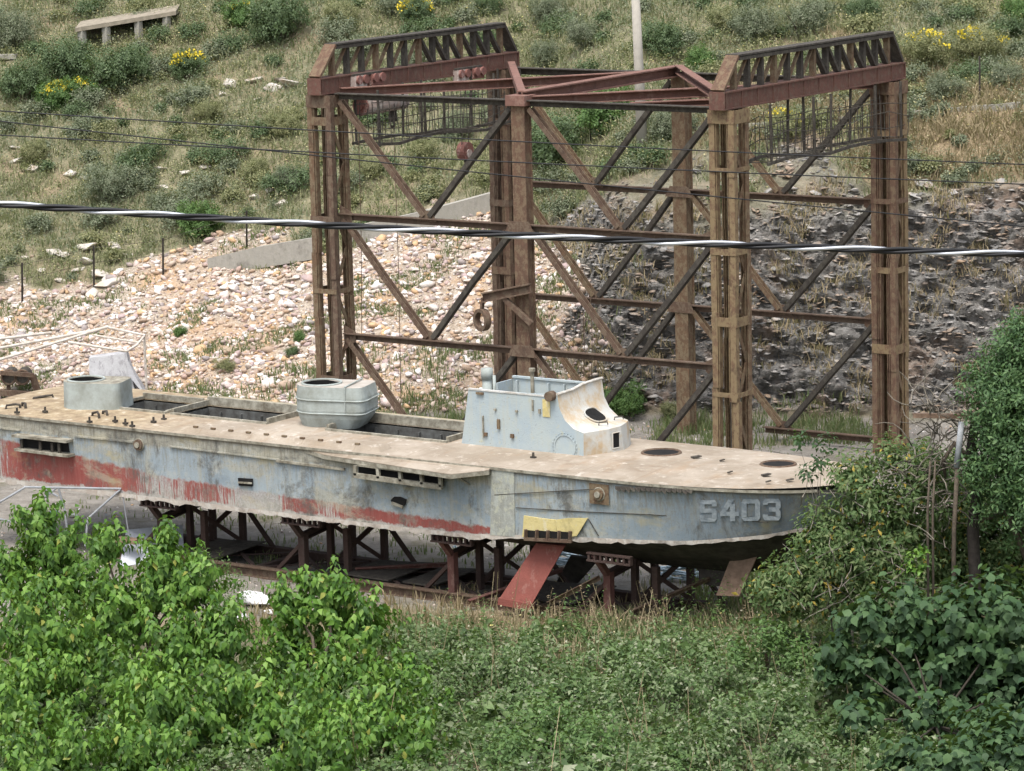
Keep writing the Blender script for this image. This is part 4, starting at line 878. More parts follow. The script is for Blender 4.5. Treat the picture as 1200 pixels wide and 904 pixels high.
for px, py, w_ in ((775, 531, .34), (912, 544.5, .3)):
    B = at(px, py, Z=ZD+.075); mb = MB(); mb.ring(B, (0,0,1), w_, .03, 26, 6); o = part('deck_scuttle', mb, RUST, deck); mb = MB(); mb.tube([B-V3(0,0,.01), B+V3(0,0,.006)], w_-.02, 26); part('opening', mb, BLACK, o)  # a flat black disc stands in for the shade down the hole
for px, py, w_ in ((815, 537, .2), (846, 541, .1), (897, 558, .18), (925, 564, .14), (900, 566, .1), (855, 555, .1)):
    B = at(px, py, Z=ZD+.085); mb = MB(); mb.plate([B+V3(-w_/2, 0, 0), B+V3(0, -w_*.4, .01), B+V3(w_*.6, w_*.1, .03), B+V3(.0, w_*.5, .02)], .02, (0,0,1)); part('rust_flake', mb, RUSTD, deck)
# gun tubs
def outline(c, R, ax, L, n=22, w2=None):
    """round at one end, squared off at the other"""
    ax = unit((ax[0], ax[1], 0)); pe = V3(-ax[1], ax[0], 0); w2 = w2 or R; pts = []
    for t_ in np.linspace(math.pi/2, math.pi*1.5, n): pts.append(c+R*(ax*math.cos(t_)+pe*math.sin(t_)))
    k = .17
    for sx, sy in ((1, -1), (1, 1)):
        o_ = c+ax*(L-k)+pe*sy*(w2-k)
        for t_ in np.linspace(0, math.pi/2, 6):
            tt = t_ if sy > 0 else t_-math.pi/2; pts.append(o_+k*(ax*math.cos(tt)+pe*math.sin(tt)))
    return pts
def tub(cpx, ztop, R, L, ax, label, straps, flare):
    c = at(*cpx, Z=ztop)*[1, 1, 0]; t_ = part('gun_tub', MB().loft([[p+V3(0,0,z)+ (p-c)*s_ for p in outline(c, R, ax, L)] for z, s_ in flare], False, False), DRUM, deck, False, label)
    o1 = outline(c, R, ax, L); s1 = flare[-1][1]; zt_ = flare[-1][0]; top = [p+(p-c)*s1+V3(0,0,zt_) for p in o1]; n = len(o1); ri = R*.74
    # roof with a round hole towards the round end
    ang = [math.atan2((p-c)[1], (p-c)[0]) for p in o1]; inner = [c+V3(ri*math.cos(a_), ri*math.sin(a_), zt_) for a_ in ang]; deep = [p-V3(0,0,.35) for p in inner]
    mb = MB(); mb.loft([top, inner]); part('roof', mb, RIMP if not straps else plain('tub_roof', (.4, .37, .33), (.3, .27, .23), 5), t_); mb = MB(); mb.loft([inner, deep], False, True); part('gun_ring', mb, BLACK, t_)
    mb = MB(); mb.ring(c+V3(0,0,zt_+.01), (0,0,1), ri+.03, .022, 28, 6); part('ring_rim', mb, DRUM, t_)
    if straps:
        mb = MB()
        for z in straps:
            pts = [p+(p-c)*np.interp(z, [f[0] for f in flare], [f[1]+.02 for f in flare])+V3(0,0,z) for p in o1]; mb.tube(pts+[pts[0]], .016, 5)
        ax_ = unit((ax[0], ax[1], 0))
        for f in (.45,): mb.tube([c+ax_*L*f*1.5+V3(-ax_[1], ax_[0], 0)*(-R*1.06)+V3(0,0,z) for z in (ztop-.45, ztop+.02)]+[c+ax_*L*f*1.5+V3(-ax_[1], ax_[0], 0)*(R*1.)+V3(0,0,ztop+.03)], .016, 5)
        part('strap', mb, DRUM, t_)
tub((101, 445), 3.28, .44, .82, (.94, .34), 'low aft gun tub with an open ring', [], [(ZD+.05, .03), (3.0, .012), (3.28, 0)])
tub((377, 449), 3.55, .46, .95, (.96, .28), 'taller forward gun tub with strapped shield', [3.05, 3.3], [(ZD+.06, -.16), (2.95, -.02), (3.1, .04), (3.35, .04), (3.55, 0)])
# bridge
YN, YF = -8.8, -7.38
pr = [(at(x, y, Y=YN)[0], at(x, y, Y=YN)[2]) for x, y in ((653, 463), (656, 480), (662, 493), (672, 503), (684, 508))]
A0, A1 = at(549, 457, Y=YN), at(541, 525, Y=YN); A1[2] = ZD+.05; B1 = at(684, 540, Y=YN); B1[2] = ZD+.05
mb = MB(); pol = [A1, B1]+[V3(x, YN, z) for x, z in pr[::-1]]+[A0]; mb.plate(pol, .03, (0, 1, 0))
br = part('bridge', mb, HOUSE, deck)
mb = MB(); mb.plate([p*[1, 0, 1]+V3(0, YF, 0) for p in pol], .03, (0, 1, 0))
for x in np.linspace(A0[0]+.1, pr[0][0]-.1, 6): mb.box((x, YF-.06, ZD+.08), (x+.03, YF-.004, A0[2]-.03))
mb.box((A0[0], YF-.03, A0[2]+.01), (pr[0][0], YF+.035, A0[2]+.045)); mb.box((A0[0]-.03, YF-.5, ZD+.06), (A0[0]-.004, YF-.005, A0[2]-.02)); part('far_wall', mb, HOUSE, br)
mb = MB(); mb.box((A0[0], YN-.012, A0[2]+.002), (pr[0][0]-.04, YN+.05, A0[2]+.03)); part('top_rim', mb, plain('pale_rim', (.55, .56, .55), (.36, .34, .3), 9), br)
ym = (YN+YF)/2; rows = []
for i, (x, z) in enumerate(pr):
    b_ = .26*(i/(len(pr)-1))**2; rows.append([V3(x, YN-.002, z), V3(x+b_*.8, YN+.48, z+.01), V3(x+b_, ym+.1, z+.02+(.04 if i == 0 else 0)), V3(x+b_*.55, YF-.25, z+.01+(.06 if i == 0 else 0)), V3(x, YF+.034, z+(.07 if i == 0 else 0))])
mb = MB(); mb.loft(rows, closed=False); ws = part('windscreen', mb, SCREEN, br, True)
mb = MB(); e = rows[-1]; mb.loft([e, [p*[1, 1, 0]+V3(.06 if i_ else -.01, 0, ZD+.05) for i_, p in enumerate(e)]], closed=False); part('front_wall', mb, SCREEN, br)
mb = MB(); mb.tube([p+V3(0, 0, .01) for p in rows[0]], .025, 6); part('screen_rim', mb, plain('pale_rim_b', (.55, .54, .5), (.36, .33, .28), 9), ws)
def srf(u_, w_):
    i = min(int(u_*(len(rows)-1)), len(rows)-2); f = u_*(len(rows)-1)-i; j = min(int(w_*4), 3); g = w_*4-j
    return (rows[i][j]*(1-f)+rows[i+1][j]*f)*(1-g)+(rows[i][j+1]*(1-f)+rows[i+1][j+1]*f)*g
def patch(mb, u0, w0, du, dw, n=18, off=V3(.012, -.006, .016), po=2.):
    c0 = srf(u0, w0)+off; ring = [];
    for t_ in np.linspace(0, 2*math.pi, n, endpoint=False):
        ct, st = math.cos(t_), math.sin(t_); ring.append(srf(u0+du*abs(ct)**(2/po)*np.sign(ct), w0+dw*abs(st)**(2/po)*np.sign(st))+off)
    mb.add([c0]+ring, [(0, i+1, (i+1) % n+1) for i in range(n)]); return ring
mb = MB(); rg = patch(mb, .58, .46, .17, .17, po=2.6); part('opening', mb, BLACK, ws); mb = MB(); mb.tube(rg+[rg[0]], .016, 5); part('opening_rim', mb, SCREEN, ws)  # black patch on the screen paints the dark inside of the opening
fm = lambda w_, z: (lambda j, g: (e[j]*(1-g)+e[j+1]*g)*[1, 1, 0]+V3(.045, -.02, z))(min(int(w_*4), 3), w_*4-min(int(w_*4), 3))
mb = MB(); mb.add([fm(.30, 2.84), fm(.44, 2.84), fm(.44, 3.12), fm(.30, 3.12)], [(0, 1, 2, 3)]); part('window', mb, BLACK, br)  # flat black quad paints the shade behind the window
mb = MB(); mb.tube([fm(.30, 2.84), fm(.44, 2.84), fm(.44, 3.12), fm(.30, 3.12), fm(.30, 2.84)], .016, 5); part('window_rim', mb, SCREEN, br)
for px, py in ((683, 500), (686, 502), (715, 488), (718, 490)):
    pass
for u_, w_ in ((.86, .3), (.86, .72)):
    c0 = srf(u_, w_)+V3(.02, -.01, .02); mb = MB(); mb.tube([c0+V3(-.06,-.05,0), c0+V3(-.05,-.05,.05), c0+V3(.05,.06,.05), c0+V3(.06,.06,0)], .012, 5); part('handle', mb, RUSTD, ws)
def onw(px, py, off=.0): p = at(px, py, Y=YN); return p+V3(0, -.004-off, 0)
for px, py, w_, h_ in ((601, 511, .09, .09), (585, 497, .07, .22), (570, 509, .08, .08), (567, 500, .025, .5), (584, 528, .1, .14), (625, 475, .03, .25), (563, 461, .2, .05), (581, 480, .05, .05), (606, 482, .06, .05), (633, 482, .05, .1)):
    p = onw(px, py); mb = MB(); mb.box(p+V3(-w_*.38, -.035, -h_*.4), p+V3(w_*.38, -.001, h_*.4)); part('wall_fitting', mb, RUSTG if w_ > .06 else RIMP, br)
p = onw(647, 464); mb = MB(); mb.tube([p+V3(0,-.12,0), p+V3(0,.03,0)], .09, 14); part('lamp_socket', mb, RUST, br)
p = onw(662, 524, .003); mb = MB(); mb.ring(p, (0,1,0), .22, .014, 28, 5, .006)
for a_ in np.linspace(0, 6.28, 24, endpoint=False): q_ = p+V3(.255*math.cos(a_), 0, .255*math.sin(a_)); mb.tube([q_+V3(0,-.012,0), q_+V3(0,.004,0)], .012, 6)
part('blanking_plate', mb, HOUSE, br)
p = onw(641, 476, .004); mb = MB(); mb.box(p+V3(-.09, -.004, -.2), p+V3(.07, 0, .12)); part('paint_patch', mb, YELLOW, br)
mb = MB(); c0 = at(571, 452, Y=YF-.3); mb.tube([V3(c0[0], c0[1], ZD+.05), c0+V3(0,0,.25)], .09, 12); mb.tube([c0+V3(0,0,.12), c0+V3(0,0,.32)], .11, 12); mb.tube([c0+V3(.16,0,-.5), c0+V3(.16,0,.2)], .03, 8); part('mast_stub', mb, DRUM, br, True)
mb = MB(); c0 = at(624, 455, Y=YN+.06); mb.tube([c0+V3(0,0,-.3), c0+V3(0,0,.35)], .035, 8); mb.tube([c0+V3(0,0,.3), c0+V3(0,0,.36)], .06, 8); part('stanchion', mb, RIMP, br)
# points on the near hull plating
def hit(px, py, off=0.):
    p = at(px, py, Y=YC-HB)
    for _ in range(8):
        cb, cz, _c = chine(p[0]); s_ = np.clip((ZD-p[2])/(ZD-cz), 0, 1); hb = hbeam(p[0]); y = YC-(hb+(cb-hb)*s_); p = at(px, py, Y=y)
    return p+V3(0.35*off*(p[0] > 15), -off, 0)
def hullpoly(name, pts, mat, off=.02, parent=hull, th=.02, label=None):
    P_ = [hit(x, y, off) for x, y in pts]; mb = MB(); mb.plate(P_, -th, (0, -1, 0)); return part(name, mb, mat, parent, label=label)
hullpoly('hole', [(459,586),(463,582),(470,582),(477,585),(476,592),(469,594),(462,592)], BLACK, .035, label='ragged hole torn in the side'); hullpoly('hole', [(280,560),(297,561),(297,570),(281,569)], BLACK, .035)  # black plates on the hull stand in for the shade inside both holes
mb = MB(); mb.bar(hit(281,565,.05), hit(297,566,.05), .02, .03); part('slot_bar', mb, RIMP, hull)
mb = MB(); mb.bar(hit(461,589,.05), hit(474,594,.05), .02, .05); part('torn_strip', mb, RIMP, hull)
for px, py in ((164, 521), (703, 579)):
    p = hit(px, py, .03); mb = MB(); mb.tube([p+V3(0,-.05,0), p+V3(0,.01,0)], .1, 18); o = part('porthole', mb, RUST if px < 400 else RUSTG, hull); mb = MB(); mb.tube([p+V3(0,-.075,0), p+V3(0,-.052,0)], .055, 14); mb.ring(p, (0,1,0), .11, .014, 20, 5); part('porthole_cap', mb, RIMP, o)
p = hit(703, 579, .022); mb = MB(); mb.box(p+V3(-.2,-.006,-.18), p+V3(.2,.0,.18)); part('doubler_plate', mb, RUSTG, hull)
# torn aft vent box
mb = MB(); a_, b_ = hit(22, 509, .1), hit(86, 516, .1); mb.bar(a_, b_, .22, .05); a2, b2 = hit(25, 525, .1), hit(88, 533, .1); mb.bar(a2, b2, .22, .05)
vb = part('side_vent', mb, RIMP, hull); mb = MB()
for x in (30, 52, 66, 74): part('vent_bar', MB().bar(hit(x, 511+x*.1, .12), hit(x+1, 526+x*.1, .12), .05, .05), RUSTD, vb)
hullpoly('vent_shade_sheet', [(28,512),(80,518),(82,530),(28,524)], BLACK, .025, vb)  # black sheet behind the bars paints the shade inside the vent
# sponson shelf with its row of ports
Yo = YC-HB
mb = MB(); i0, i1 = at(368, 519, Z=ZD-.01), at(577, 548, Z=ZD-.01); i0[1] = i1[1] = Yo+.02
o0, o1, o2 = at(380, 534, Z=ZD-.1), at(528, 557, Z=ZD-.1), at(573, 552, Z=ZD-.04); poly = [i0, o0, o1, o2, i1]
mb.loft([[p-V3(0,0,.07) for p in poly], poly], True, True); sp = part('sponson_shelf', mb, RIMP, hull); mb = MB(); mb.plate([p+V3(0,0,.004) for p in poly], .012, (0,0,1)); part('shelf_planking', mb, DECK, sp)
mb = MB(); q_ = lambda x, y: at(x, y, Y=Yo-.2); mb.bar(q_(415,557), q_(518,571), .06, .09); mb.bar(q_(420,545), q_(518,558), .06, .04)
for x0 in (416, 443, 469, 494, 516): y0 = 546+(x0-416)*.135; mb.bar(q_(x0, y0), q_(x0+1, y0+11), .06, .06)
mb.plate([q_(417,560), q_(518,573), at(518, 571, Y=Yo), at(430, 560, Y=Yo)], .02, (0,0,1)); pf = part('port_frame', mb, RIMP, sp)
mb = MB(); mb.plate([at(420,546,Y=Yo-.06), at(520,559,Y=Yo-.06), at(520,570,Y=Yo-.06), at(420,557,Y=Yo-.06)], .02, (0,1,0)); part('port_shade_sheet', mb, BLACK, pf)  # black plate behind the frame paints the shade inside the ports
part('shelf_stay', MB().bar(hit(540,560,.05), hit(551,568,.02), .03, .03), RIMP, hull)
for a_, b_, w_ in (((-40,497),(24,504),.035), ((88,511),(158,518),.035), ((325,540),(405,550),.05), ((200,523),(330,539),.03)): part('rubbing_strip', MB().bar(hit(*a_, .02), hit(*b_, .02), w_, w_*.9), RIMP if w_ > .04 else HULL, hull)
# stained doubler strip, yellow frame with ports, plate seams
hullpoly('doubler_strip', [(577,549),(603,552),(604,629),(575,627)], rust('stained_strip', (.34, .36, .33), (.13, .115, .09), (.36, .35, .24), .45, 4.4), .018)
yf = hullpoly('yellow_panel', [(615,604),(634,607),(652,609),(654,631),(634,630.5),(613,629)], YELLOW, .03)
hullpoly('torn_yellow_flap', [(652.5,609),(666,607),(690,607),(684,617),(677,628),(655,630)], YELLOW, .04, yf)
for i in range(4):
    x0 = 620+i*13; P_ = [(x0,621+i*.5),(x0+10,622+i*.5),(x0+10,630+i*.4),(x0,629.5+i*.4)]; hullpoly('port', P_, BLACK, .045, yf)  # black squares laid on the panel paint the shade in each port
mb = MB()
for i in range(5): mb.bar(hit(618.5+i*13, 620+i*.5, .06), hit(618+i*13, 631+i*.4, .06), .05, .04)
mb.bar(hit(617,631,.06), hit(672,634,.06), .06, .05); part('port_frame', mb, RUST, yf)
mb = MB()
for seq in ([(580,580),(700,573)], [(605,595),(690,600),(760,603),(900,612)], [(690,608),(702,628)]):
    pts = [hit(*p, .016) for p in seq]; 
    for a_, b_ in zip(pts[:-1], pts[1:]): mb.bar(a_, b_, .012, .012)
part('plate_seam', mb, RUSTD, hull)
mb = MB(); rr = random.Random(5)
for x in np.arange(722, 812, 6): p = hit(x, 569.5+(x-722)*.04, .03); mb.plate([p, p+V3(.11, 0, rr.uniform(-.02,.02)), p+V3(.1, -.02, -.06-rr.random()*.04), p+V3(.02, -.02, -.05)], .008, (0,-1,0))
part('peeling_edge', mb, RUSTD, hull)
# S403
GLY = {'S': [[(.1,0),(.9,0),(1,.12),(1,.3),(.72,.3),(.72,.2),(.3,.2),(.28,.26),(.0,.26),(0,.12)], [(0,.26),(.28,.26),(.3,.4),(.1,.6),(0,.5)], [(.1,.4),(.9,.4),(1,.5),(1,.58),(.1,.6)], [(.72,.58),(1,.58),(1,.88),(.72,.82)], [(0,.7),(.28,.7),(.3,.8),(.72,.8),(1,.88),(.9,1),(.1,1),(0,.88)]],
       '4': [[(.42,0),(.75,0),(.3,.58),(0,.62)], [(0,.56),(1,.56),(1,.76),(0,.76)], [(.52,.2),(.8,.2),(.8,.56),(.52,.56)], [(.52,.76),(.8,.76),(.8,1),(.52,1)]],
       '0': [[(.12,0),(.88,0),(1,.14),(.72,.2),(.28,.2),(0,.14)], [(0,.14),(.28,.2),(.28,.8),(0,.86)], [(1,.14),(1,.86),(.72,.8),(.72,.2)], [(.28,.8),(.72,.8),(1,.86),(.88,1),(.12,1),(0,.86)]],
       '3': [[(.12,0),(.88,0),(1,.14),(.72,.2),(.28,.2),(.28,.28),(0,.28),(0,.14)], [(.72,.2),(1,.14),(1,.42),(.9,.5),(.72,.42)], [(.35,.4),(.72,.4),(.9,.5),(.72,.6),(.35,.6)], [(.72,.58),(.9,.5),(1,.58),(1,.86),(.72,.8)], [(0,.72),(.28,.72),(.28,.8),(.72,.8),(1,.86),(.88,1),(.12,1),(0,.86)]]}
mb = MB()
for ch, x0, x1, y0, y1 in (('S',820,840,586,611.5), ('4',844,866,585.5,611), ('0',869,891,585,610.5), ('3',894,915,584.5,610)):
    for poly in GLY[ch]:
        P_ = [hit(x0+(x1-x0)*a_, y0+(y1-y0)*b_, .008) for a_, b_ in poly]; n = len(P_); mb.add(P_, [tuple(range(n))])
part('hull_number', mb, LETTER, hull)
# hydrofoil strut (red), its mate on the far side, bow prop
mb = MB(); P_ = [at(628,637,Y=-9.75), at(662,640,Y=-9.75), at(621,712,Y=-10.05), at(583,705,Y=-10.05)]; mb.plate(P_, .1, (-.3, 1, .1)); fo = part('foil_strut', mb, FOILR, hull, label='red slanted foil strut')
mb = MB(); P_ = [at(584,701,Y=-10.06), at(622,708,Y=-10.06), at(621,716,Y=-10.06), at(583,709,Y=-10.06)]; mb.plate(P_, .2, (-.2, 1, 0)); part('strut_foot', mb, FOILR, fo)
mb = MB(); P_ = [at(668,652,Y=-7.6), at(703,655,Y=-7.6), at(672,690,Y=-7.3), at(650,686,Y=-7.3)]; mb.plate(P_, .1, (-.3, 1, .1)); part('foil_strut', mb, BOTTOM, hull, label='dark foil strut under the far side')
P_ = [at(858,650,Y=-8.9), at(888,650,Y=-8.9), at(866,699,Y=-9.25), at(839,698,Y=-9.25)]; mb = MB(); mb.plate(P_, .07, (-.2, 1, .1)); P_[3][2] = 0
single('bow_prop', mb, WOOD, 'brown plank propping up the bow next to the hull number', 'prop', P_[3])

# ------------------------------------------------------------------ trestles and slipway carriage
YR0, YR1 = -9.56, -8.0
def trestle(x, label, red):
    t = thing('trestle', label, 'trestle', (x, (YR0+YR1)/2, 0), 'trestles under the boat'); m = CRADLE; top = 1.12
    part('near_post', MB().channel((x, YR0, .13), (x, YR0, .92), .12, .14, .02, up=(1,0,0)), CRADLER if red else m, t)
    part('knee', MB().bar((x, YR0, .9), (x-.02, YR0-.34, 1.3), .11, .1), CRADLER if red else m, t)
    part('cross_beam', MB().ibeam((x, YR0+.02, .86), (x, YR1, 1.02), .12, .14), m, t)
    mb = MB(); mb.bar((x-.15, YR0-.36, 1.33), (x+.75, YR0-.36, 1.33), .1, .03); mb.bar((x-.15, YR0-.36, 1.2), (x+.75, YR0-.36, 1.2), .1, .03)
    for k in np.arange(x-.13, x+.75, .12): mb.box((k, YR0-.4, 1.217), (k+.04, YR0-.32, 1.313))
    part('bearer', mb, m, t)
    for dx_, y in ((0, YR1), (.75, YR1), (.1, -8.8), (.8, YR0+.35)): part('rear_post', MB().bar((x+dx_, y, .1), (x+dx_, y, 1.04), .11, .11), m, t)
    part('brace', MB().bar((x+.75, YR1, 1.0), (x+1.55, YR1, .1), .07, .07), m, t); part('brace', MB().bar((x, -8.8, .12), (x+.7, YR1, 1.0), .08, .08), m, t); part('brace', MB().bar((x-.7, YR0+.1, .12), (x, YR0+.04, .75), .07, .07), m, t)
    part('brace', MB().bar((x+.1, -8.8, 1.0), (x+.75, YR1, .2), .08, .08), m, t)
trestle(3.0, 'rusty trestle nearest the stern behind the green leaves', False); trestle(6.4, 'second rusty trestle from the stern beneath the red waterline', False)
trestle(9.8, 'rusty trestle just left of the red foil strut', True); trestle(13.15, 'rusty trestle under the bow right of the red foil strut', True)
cg = thing('slipway_carriage', 'long flat rusty carriage of beams and plates lying under the boat', 'carriage', (8, -8.8, 0))
for y, m in ((YR0, RUST), (YR1, CRADLE)): part('side_beam', MB().ibeam((1.5, y, .09), (14.2, y, .09), .16, .2, .025), m, cg)
for x in np.arange(1.8, 14.2, 1.7): part('cross_member', MB().bar((x, YR0+.09, .08), (x, YR1-.09, .08), .12, .14), CRADLE, cg)
for x in np.arange(1.8, 13.5, 1.7): part('lattice_bar', MB().bar((x+.05, YR0+.1, .16), (x+1.65, YR1-.1, .16), .08, .015).bar((x+.05, YR1-.1, .18), (x+1.65, YR0+.1, .18), .08, .015), CRADLE, cg)
for x0, x1 in ((3.3, 4.3), (7.2, 8.3), (8.6, 9.3), (10.9, 12.3)): mb = MB(); mb.plate([(x0, YR0+.15, .21), (x1, YR0+.1, .21), (x1+.1, YR1-.1, .28), (x0-.05, YR1-.15, .21)], .02, (0,0,1)); part('deck_plate', mb, RUSTD, cg)
for i, (p, q_) in enumerate([((7.3,-9.1,.25),(8.9,-8.2,.35)), ((10.4,-9.9,.15),(11.3,-8.2,.5)), ((13.3,-9.7,.1),(14.6,-8.5,.75)), ((12.1,-9.8,.3),(13.1,-9.7,.85))]):
    single('steel_bar', MB().angle(p, q_, .09, .09, .015), RUST if i > 1 else CRADLER, ['rusty bar leaning across the carriage between the second and third trestle', 'rusty bar behind the red foil strut', 'rusty bar leaning on the foremost trestle from the right', 'short reddish bar leaning on the foremost trestle from the left'][i], 'bar', p)
# coil of blue-white rope under the bow
for px, py, n_, lab in ((655, 661, 5, 'pale blue rope coil beside the red strut'), (800, 678, 5, 'pale rope coil under the keel at the bow')):
    B = on_ground(px, py); mb = MB(); rr = random.Random(px); pts = []
    for k in range(70): a_ = k*.5; R_ = .3+.08*math.sin(k*.9); pts.append(B+V3(R_*math.cos(a_)*1.4, R_*math.sin(a_), .05+.03*math.sin(k*1.3)+.002*k))
    mb.tube(pts, .022, 6); single('rope_coil', mb, plain('blue_rope', (.45, .55, .6), (.25, .33, .38), 10), lab, 'rope', B)

# ------------------------------------------------------------------ junk around the stern
t = thing('pipe_rack', 'bent white pipe frame standing behind the stern', 'frame', on_ground(140, 470)); vq = vground(140, 470)
P_ = lambda x, y, dv=0.: at(x, y, v=vq+dv)
part('top_rail', MB().tube([P_(80,401,-.5), P_(148,412,-.6), P_(160,405,-.2), P_(170,393,.2), P_(127,384,.6)], .032, 8), WHITEP, t, True)
part('post', MB().tube([P_(169,394,.2), P_(172,462,.2)], .03, 8), WHITEP, t); part('mid_rail', MB().tube([P_(110,393,.4), P_(164,402,0)], .026, 8), WHITEP, t)
for a_, b_, lab in (((-5,424),(127,383),'upper white pipe lying across the rubble at the left edge'), ((-5,410),(118,386),'second white pipe lying above the first across the rubble'), ((-5,399),(60,390),'thin pale pipe lying behind the two long white pipes')):
    single('pipe', MB().tube([P_(*a_, -.3)+V3(0,0,.02), P_(*b_, .6)], .035, 8), WHITEP, lab, 'pipe', P_(*a_, -.3))
mb = MB(); B = on_ground(132, 470); vB = float((B-CAM)@FH); a_, b_, c_, d_ = at(106,462,v=vB-.2), at(160,466,v=vB-.2), at(148,414,v=vB), at(104,420,v=vB); dp = FH*.7
mb.hexa([a_, b_, b_+dp, a_+dp, d_, c_, c_+dp*.6, d_+dp*.6]); mb.hexa([at(150,440,v=vB-.25), at(172,466,v=vB-.3), at(172,466,v=vB-.3)+dp*.8, at(150,440,v=vB-.25)+dp*.5, at(147,416,v=vB), at(158,440,v=vB-.1), at(158,440,v=vB-.1)+dp*.5, at(147,416,v=vB)+dp*.4])
single('scrap_tank', mb, TARP, 'battered white painted tank behind the aft gun tub', 'tank', B)
B = on_ground(30, 462); vB = float((B-CAM)@FH); t = thing('winch', 'dark rusty winch with twin drums behind the stern', 'winch', B)
for px in (12, 28): c0 = at(px, 440, v=vB); part('drum', MB().tube([c0-RT0*.02-FH*.3, c0+FH*.3], .17, 16), RUSTD, t); part('flange', MB().ring(c0-FH*.3, FH, .17, .03, 18, 6), RUST, t)
mb = MB(); mb.bar(at(0,437,v=vB-.4), at(40,440,v=vB-.4), .08, .1); mb.bar(at(8,440,v=vB-.2), at(12,468,v=vB-.2), .08, .08); mb.bar(at(38,440,v=vB-.2), at(47,468,v=vB-.2), .1, .16); mb.bar(at(0,460,v=vB-.3), at(60,464,v=vB-.3), .2, .14); part('frame', mb, RUST, t)
# tube frame and sheets below the stern (in front of the hull)
vF = 66.5; P_ = lambda x, y, dv=0.: at(x, y, v=vF+dv)
t = thing('tube_trestle', 'galvanised tube trestle under the stern at the left edge', 'frame', V3(*P_(80, 640)[:2], 0))
for a_, b_ in (((28,571),(142,573)), ((68,571),(77,602)), ((141,574),(103,608)), ((30,571),(-6,592)), ((66,572),(50,585)), ((-6,607),(14,612)), ((143,575),(153,640)), ((50,572),(68,582)), ((77,602),(80,640)), ((103,608),(100,640))): part('tube', MB().tube([P_(*a_), P_(*b_)], .022 if a_[0] != 143 else .012, 8), GALV, t)
B = on_ground(185, 660); vB = float((B-CAM)@FH); mb = MB(); mb.plate([at(148,624,v=vB+.6), at(214,618,v=vB+1.), at(216,652,v=vB), at(140,668,v=vB-.2)], .05, (0,0,1)); single('foam_sheet', mb, SHEET, 'large pale grey sheet lying among the green leaves', 'sheet', B)
mb = MB(); p = at(150, 637, v=vB-.05); mb.box(p+V3(-.25,-.1,.02), p+V3(.25,.1,.1)); single('board', mb, WOOD, 'small brown board lying on the pale grey sheet', 'board', p)
def bag(px, py, R, label, mat=BAG, vB=None):
    B = on_ground(px, py) if vB is None else at(px, py, v=vB); V, Fa = stone_template(3, int(px)); V = V*(1+.18*fbm(V*2.2+px, 2)[:, None])*R*np.array([1.2, 1, .75]); o = bigmesh('rubbish_bag', V, Fa, mat, smooth=True); o.location = tuple(B+V3(0,0,R*.4)); tag(o, label, 'bag'); return o
bag(300, 712, .38, 'crumpled white bag heap seen over the green leaves'); bag(284, 728, .16, 'small white bag in front of the larger white heap'); bag(322, 722, .2, 'white bag right of the larger heap'); bag(62, 604, .12, 'small bluish bag under the stern', plain('blue_bag', (.2, .33, .42), (.12, .2, .3)))
bag(86, 607, .12, 'white crumpled bag under the stern next to the bluish one')
mb = MB(); a_, b_ = on_ground(512, 757), on_ground(562, 744); mb.bar(a_+V3(0,0,.06), b_+V3(0,0,.1), .2, .09); single('plank', mb, WOOD, 'pale weathered plank lying in the weeds before the track', 'plank', a_)

# ------------------------------------------------------------------ cables
def catenary(ctrl, n=120, v0=21., v1=21.):
    c = np.array(ctrl, float); co = np.polyfit(c[:, 0], c[:, 1], 2); xs = np.linspace(-900, 2100, n); return [at(x, np.polyval(co, x), v=v0+(v1-v0)*(x+900)/3000) for x in xs]
def cable_strands(path, turns_m, R, phases, r):
    out = []; path = np.array(path); seg = np.linalg.norm(np.diff(path, axis=0), axis=1); s_ = np.concatenate([[0], np.cumsum(seg)]); ss = np.arange(0, s_[-1], .06); P3 = np.stack([np.interp(ss, s_, path[:, i]) for i in range(3)], 1); d = unit(P3[-1]-P3[0]); a_ = unit(np.cross(d, (0,0,1))); b_ = np.cross(a_, d)
    for ph in phases: th = ss*turns_m*2*math.pi+ph; out.append([p+R*(a_*math.cos(t_)+b_*math.sin(t_)) for p, t_ in zip(P3, th)])
    return out
path = catenary([(0, 240), (300, 257), (600, 276), (900, 290), (1200, 297)])
st = cable_strands(path, 1.2, .0125, (0, 2.1, 4.2), .0115); t = thing('power_cable', 'thick twisted black and bright aluminium cable crossing in front of everything', 'cable', path[60])
part('insulated_strand', MB().tube(st[0], .0115, 7), BLKW, t, True); part('insulated_strand', MB().tube(st[1], .0115, 7), BLKW, t, True); part('bare_strand', MB().tube(st[2], .0105, 7), ALU, t, True)
for ctrl, lab in (([(0,130),(340,152),(640,167),(800,176),(1100,189),(1200,193)], 'uppermost thin black wire crossing in front of the crane'), ([(0,142),(340,180),(640,211),(800,226),(1000,246),(1200,266)], 'steepest thin black wire that drops lowest at the right edge'), ([(0,159),(340,176),(640,192),(800,201),(1100,212),(1200,216)], 'middle thin black wire crossing in front of the crane')):
    pa = catenary(ctrl, 60, 27, 27); single('overhead_wire', MB().tube(pa, .0052, 6), BLKW, lab, 'wire', pa[30], 'thin overhead wires', True)

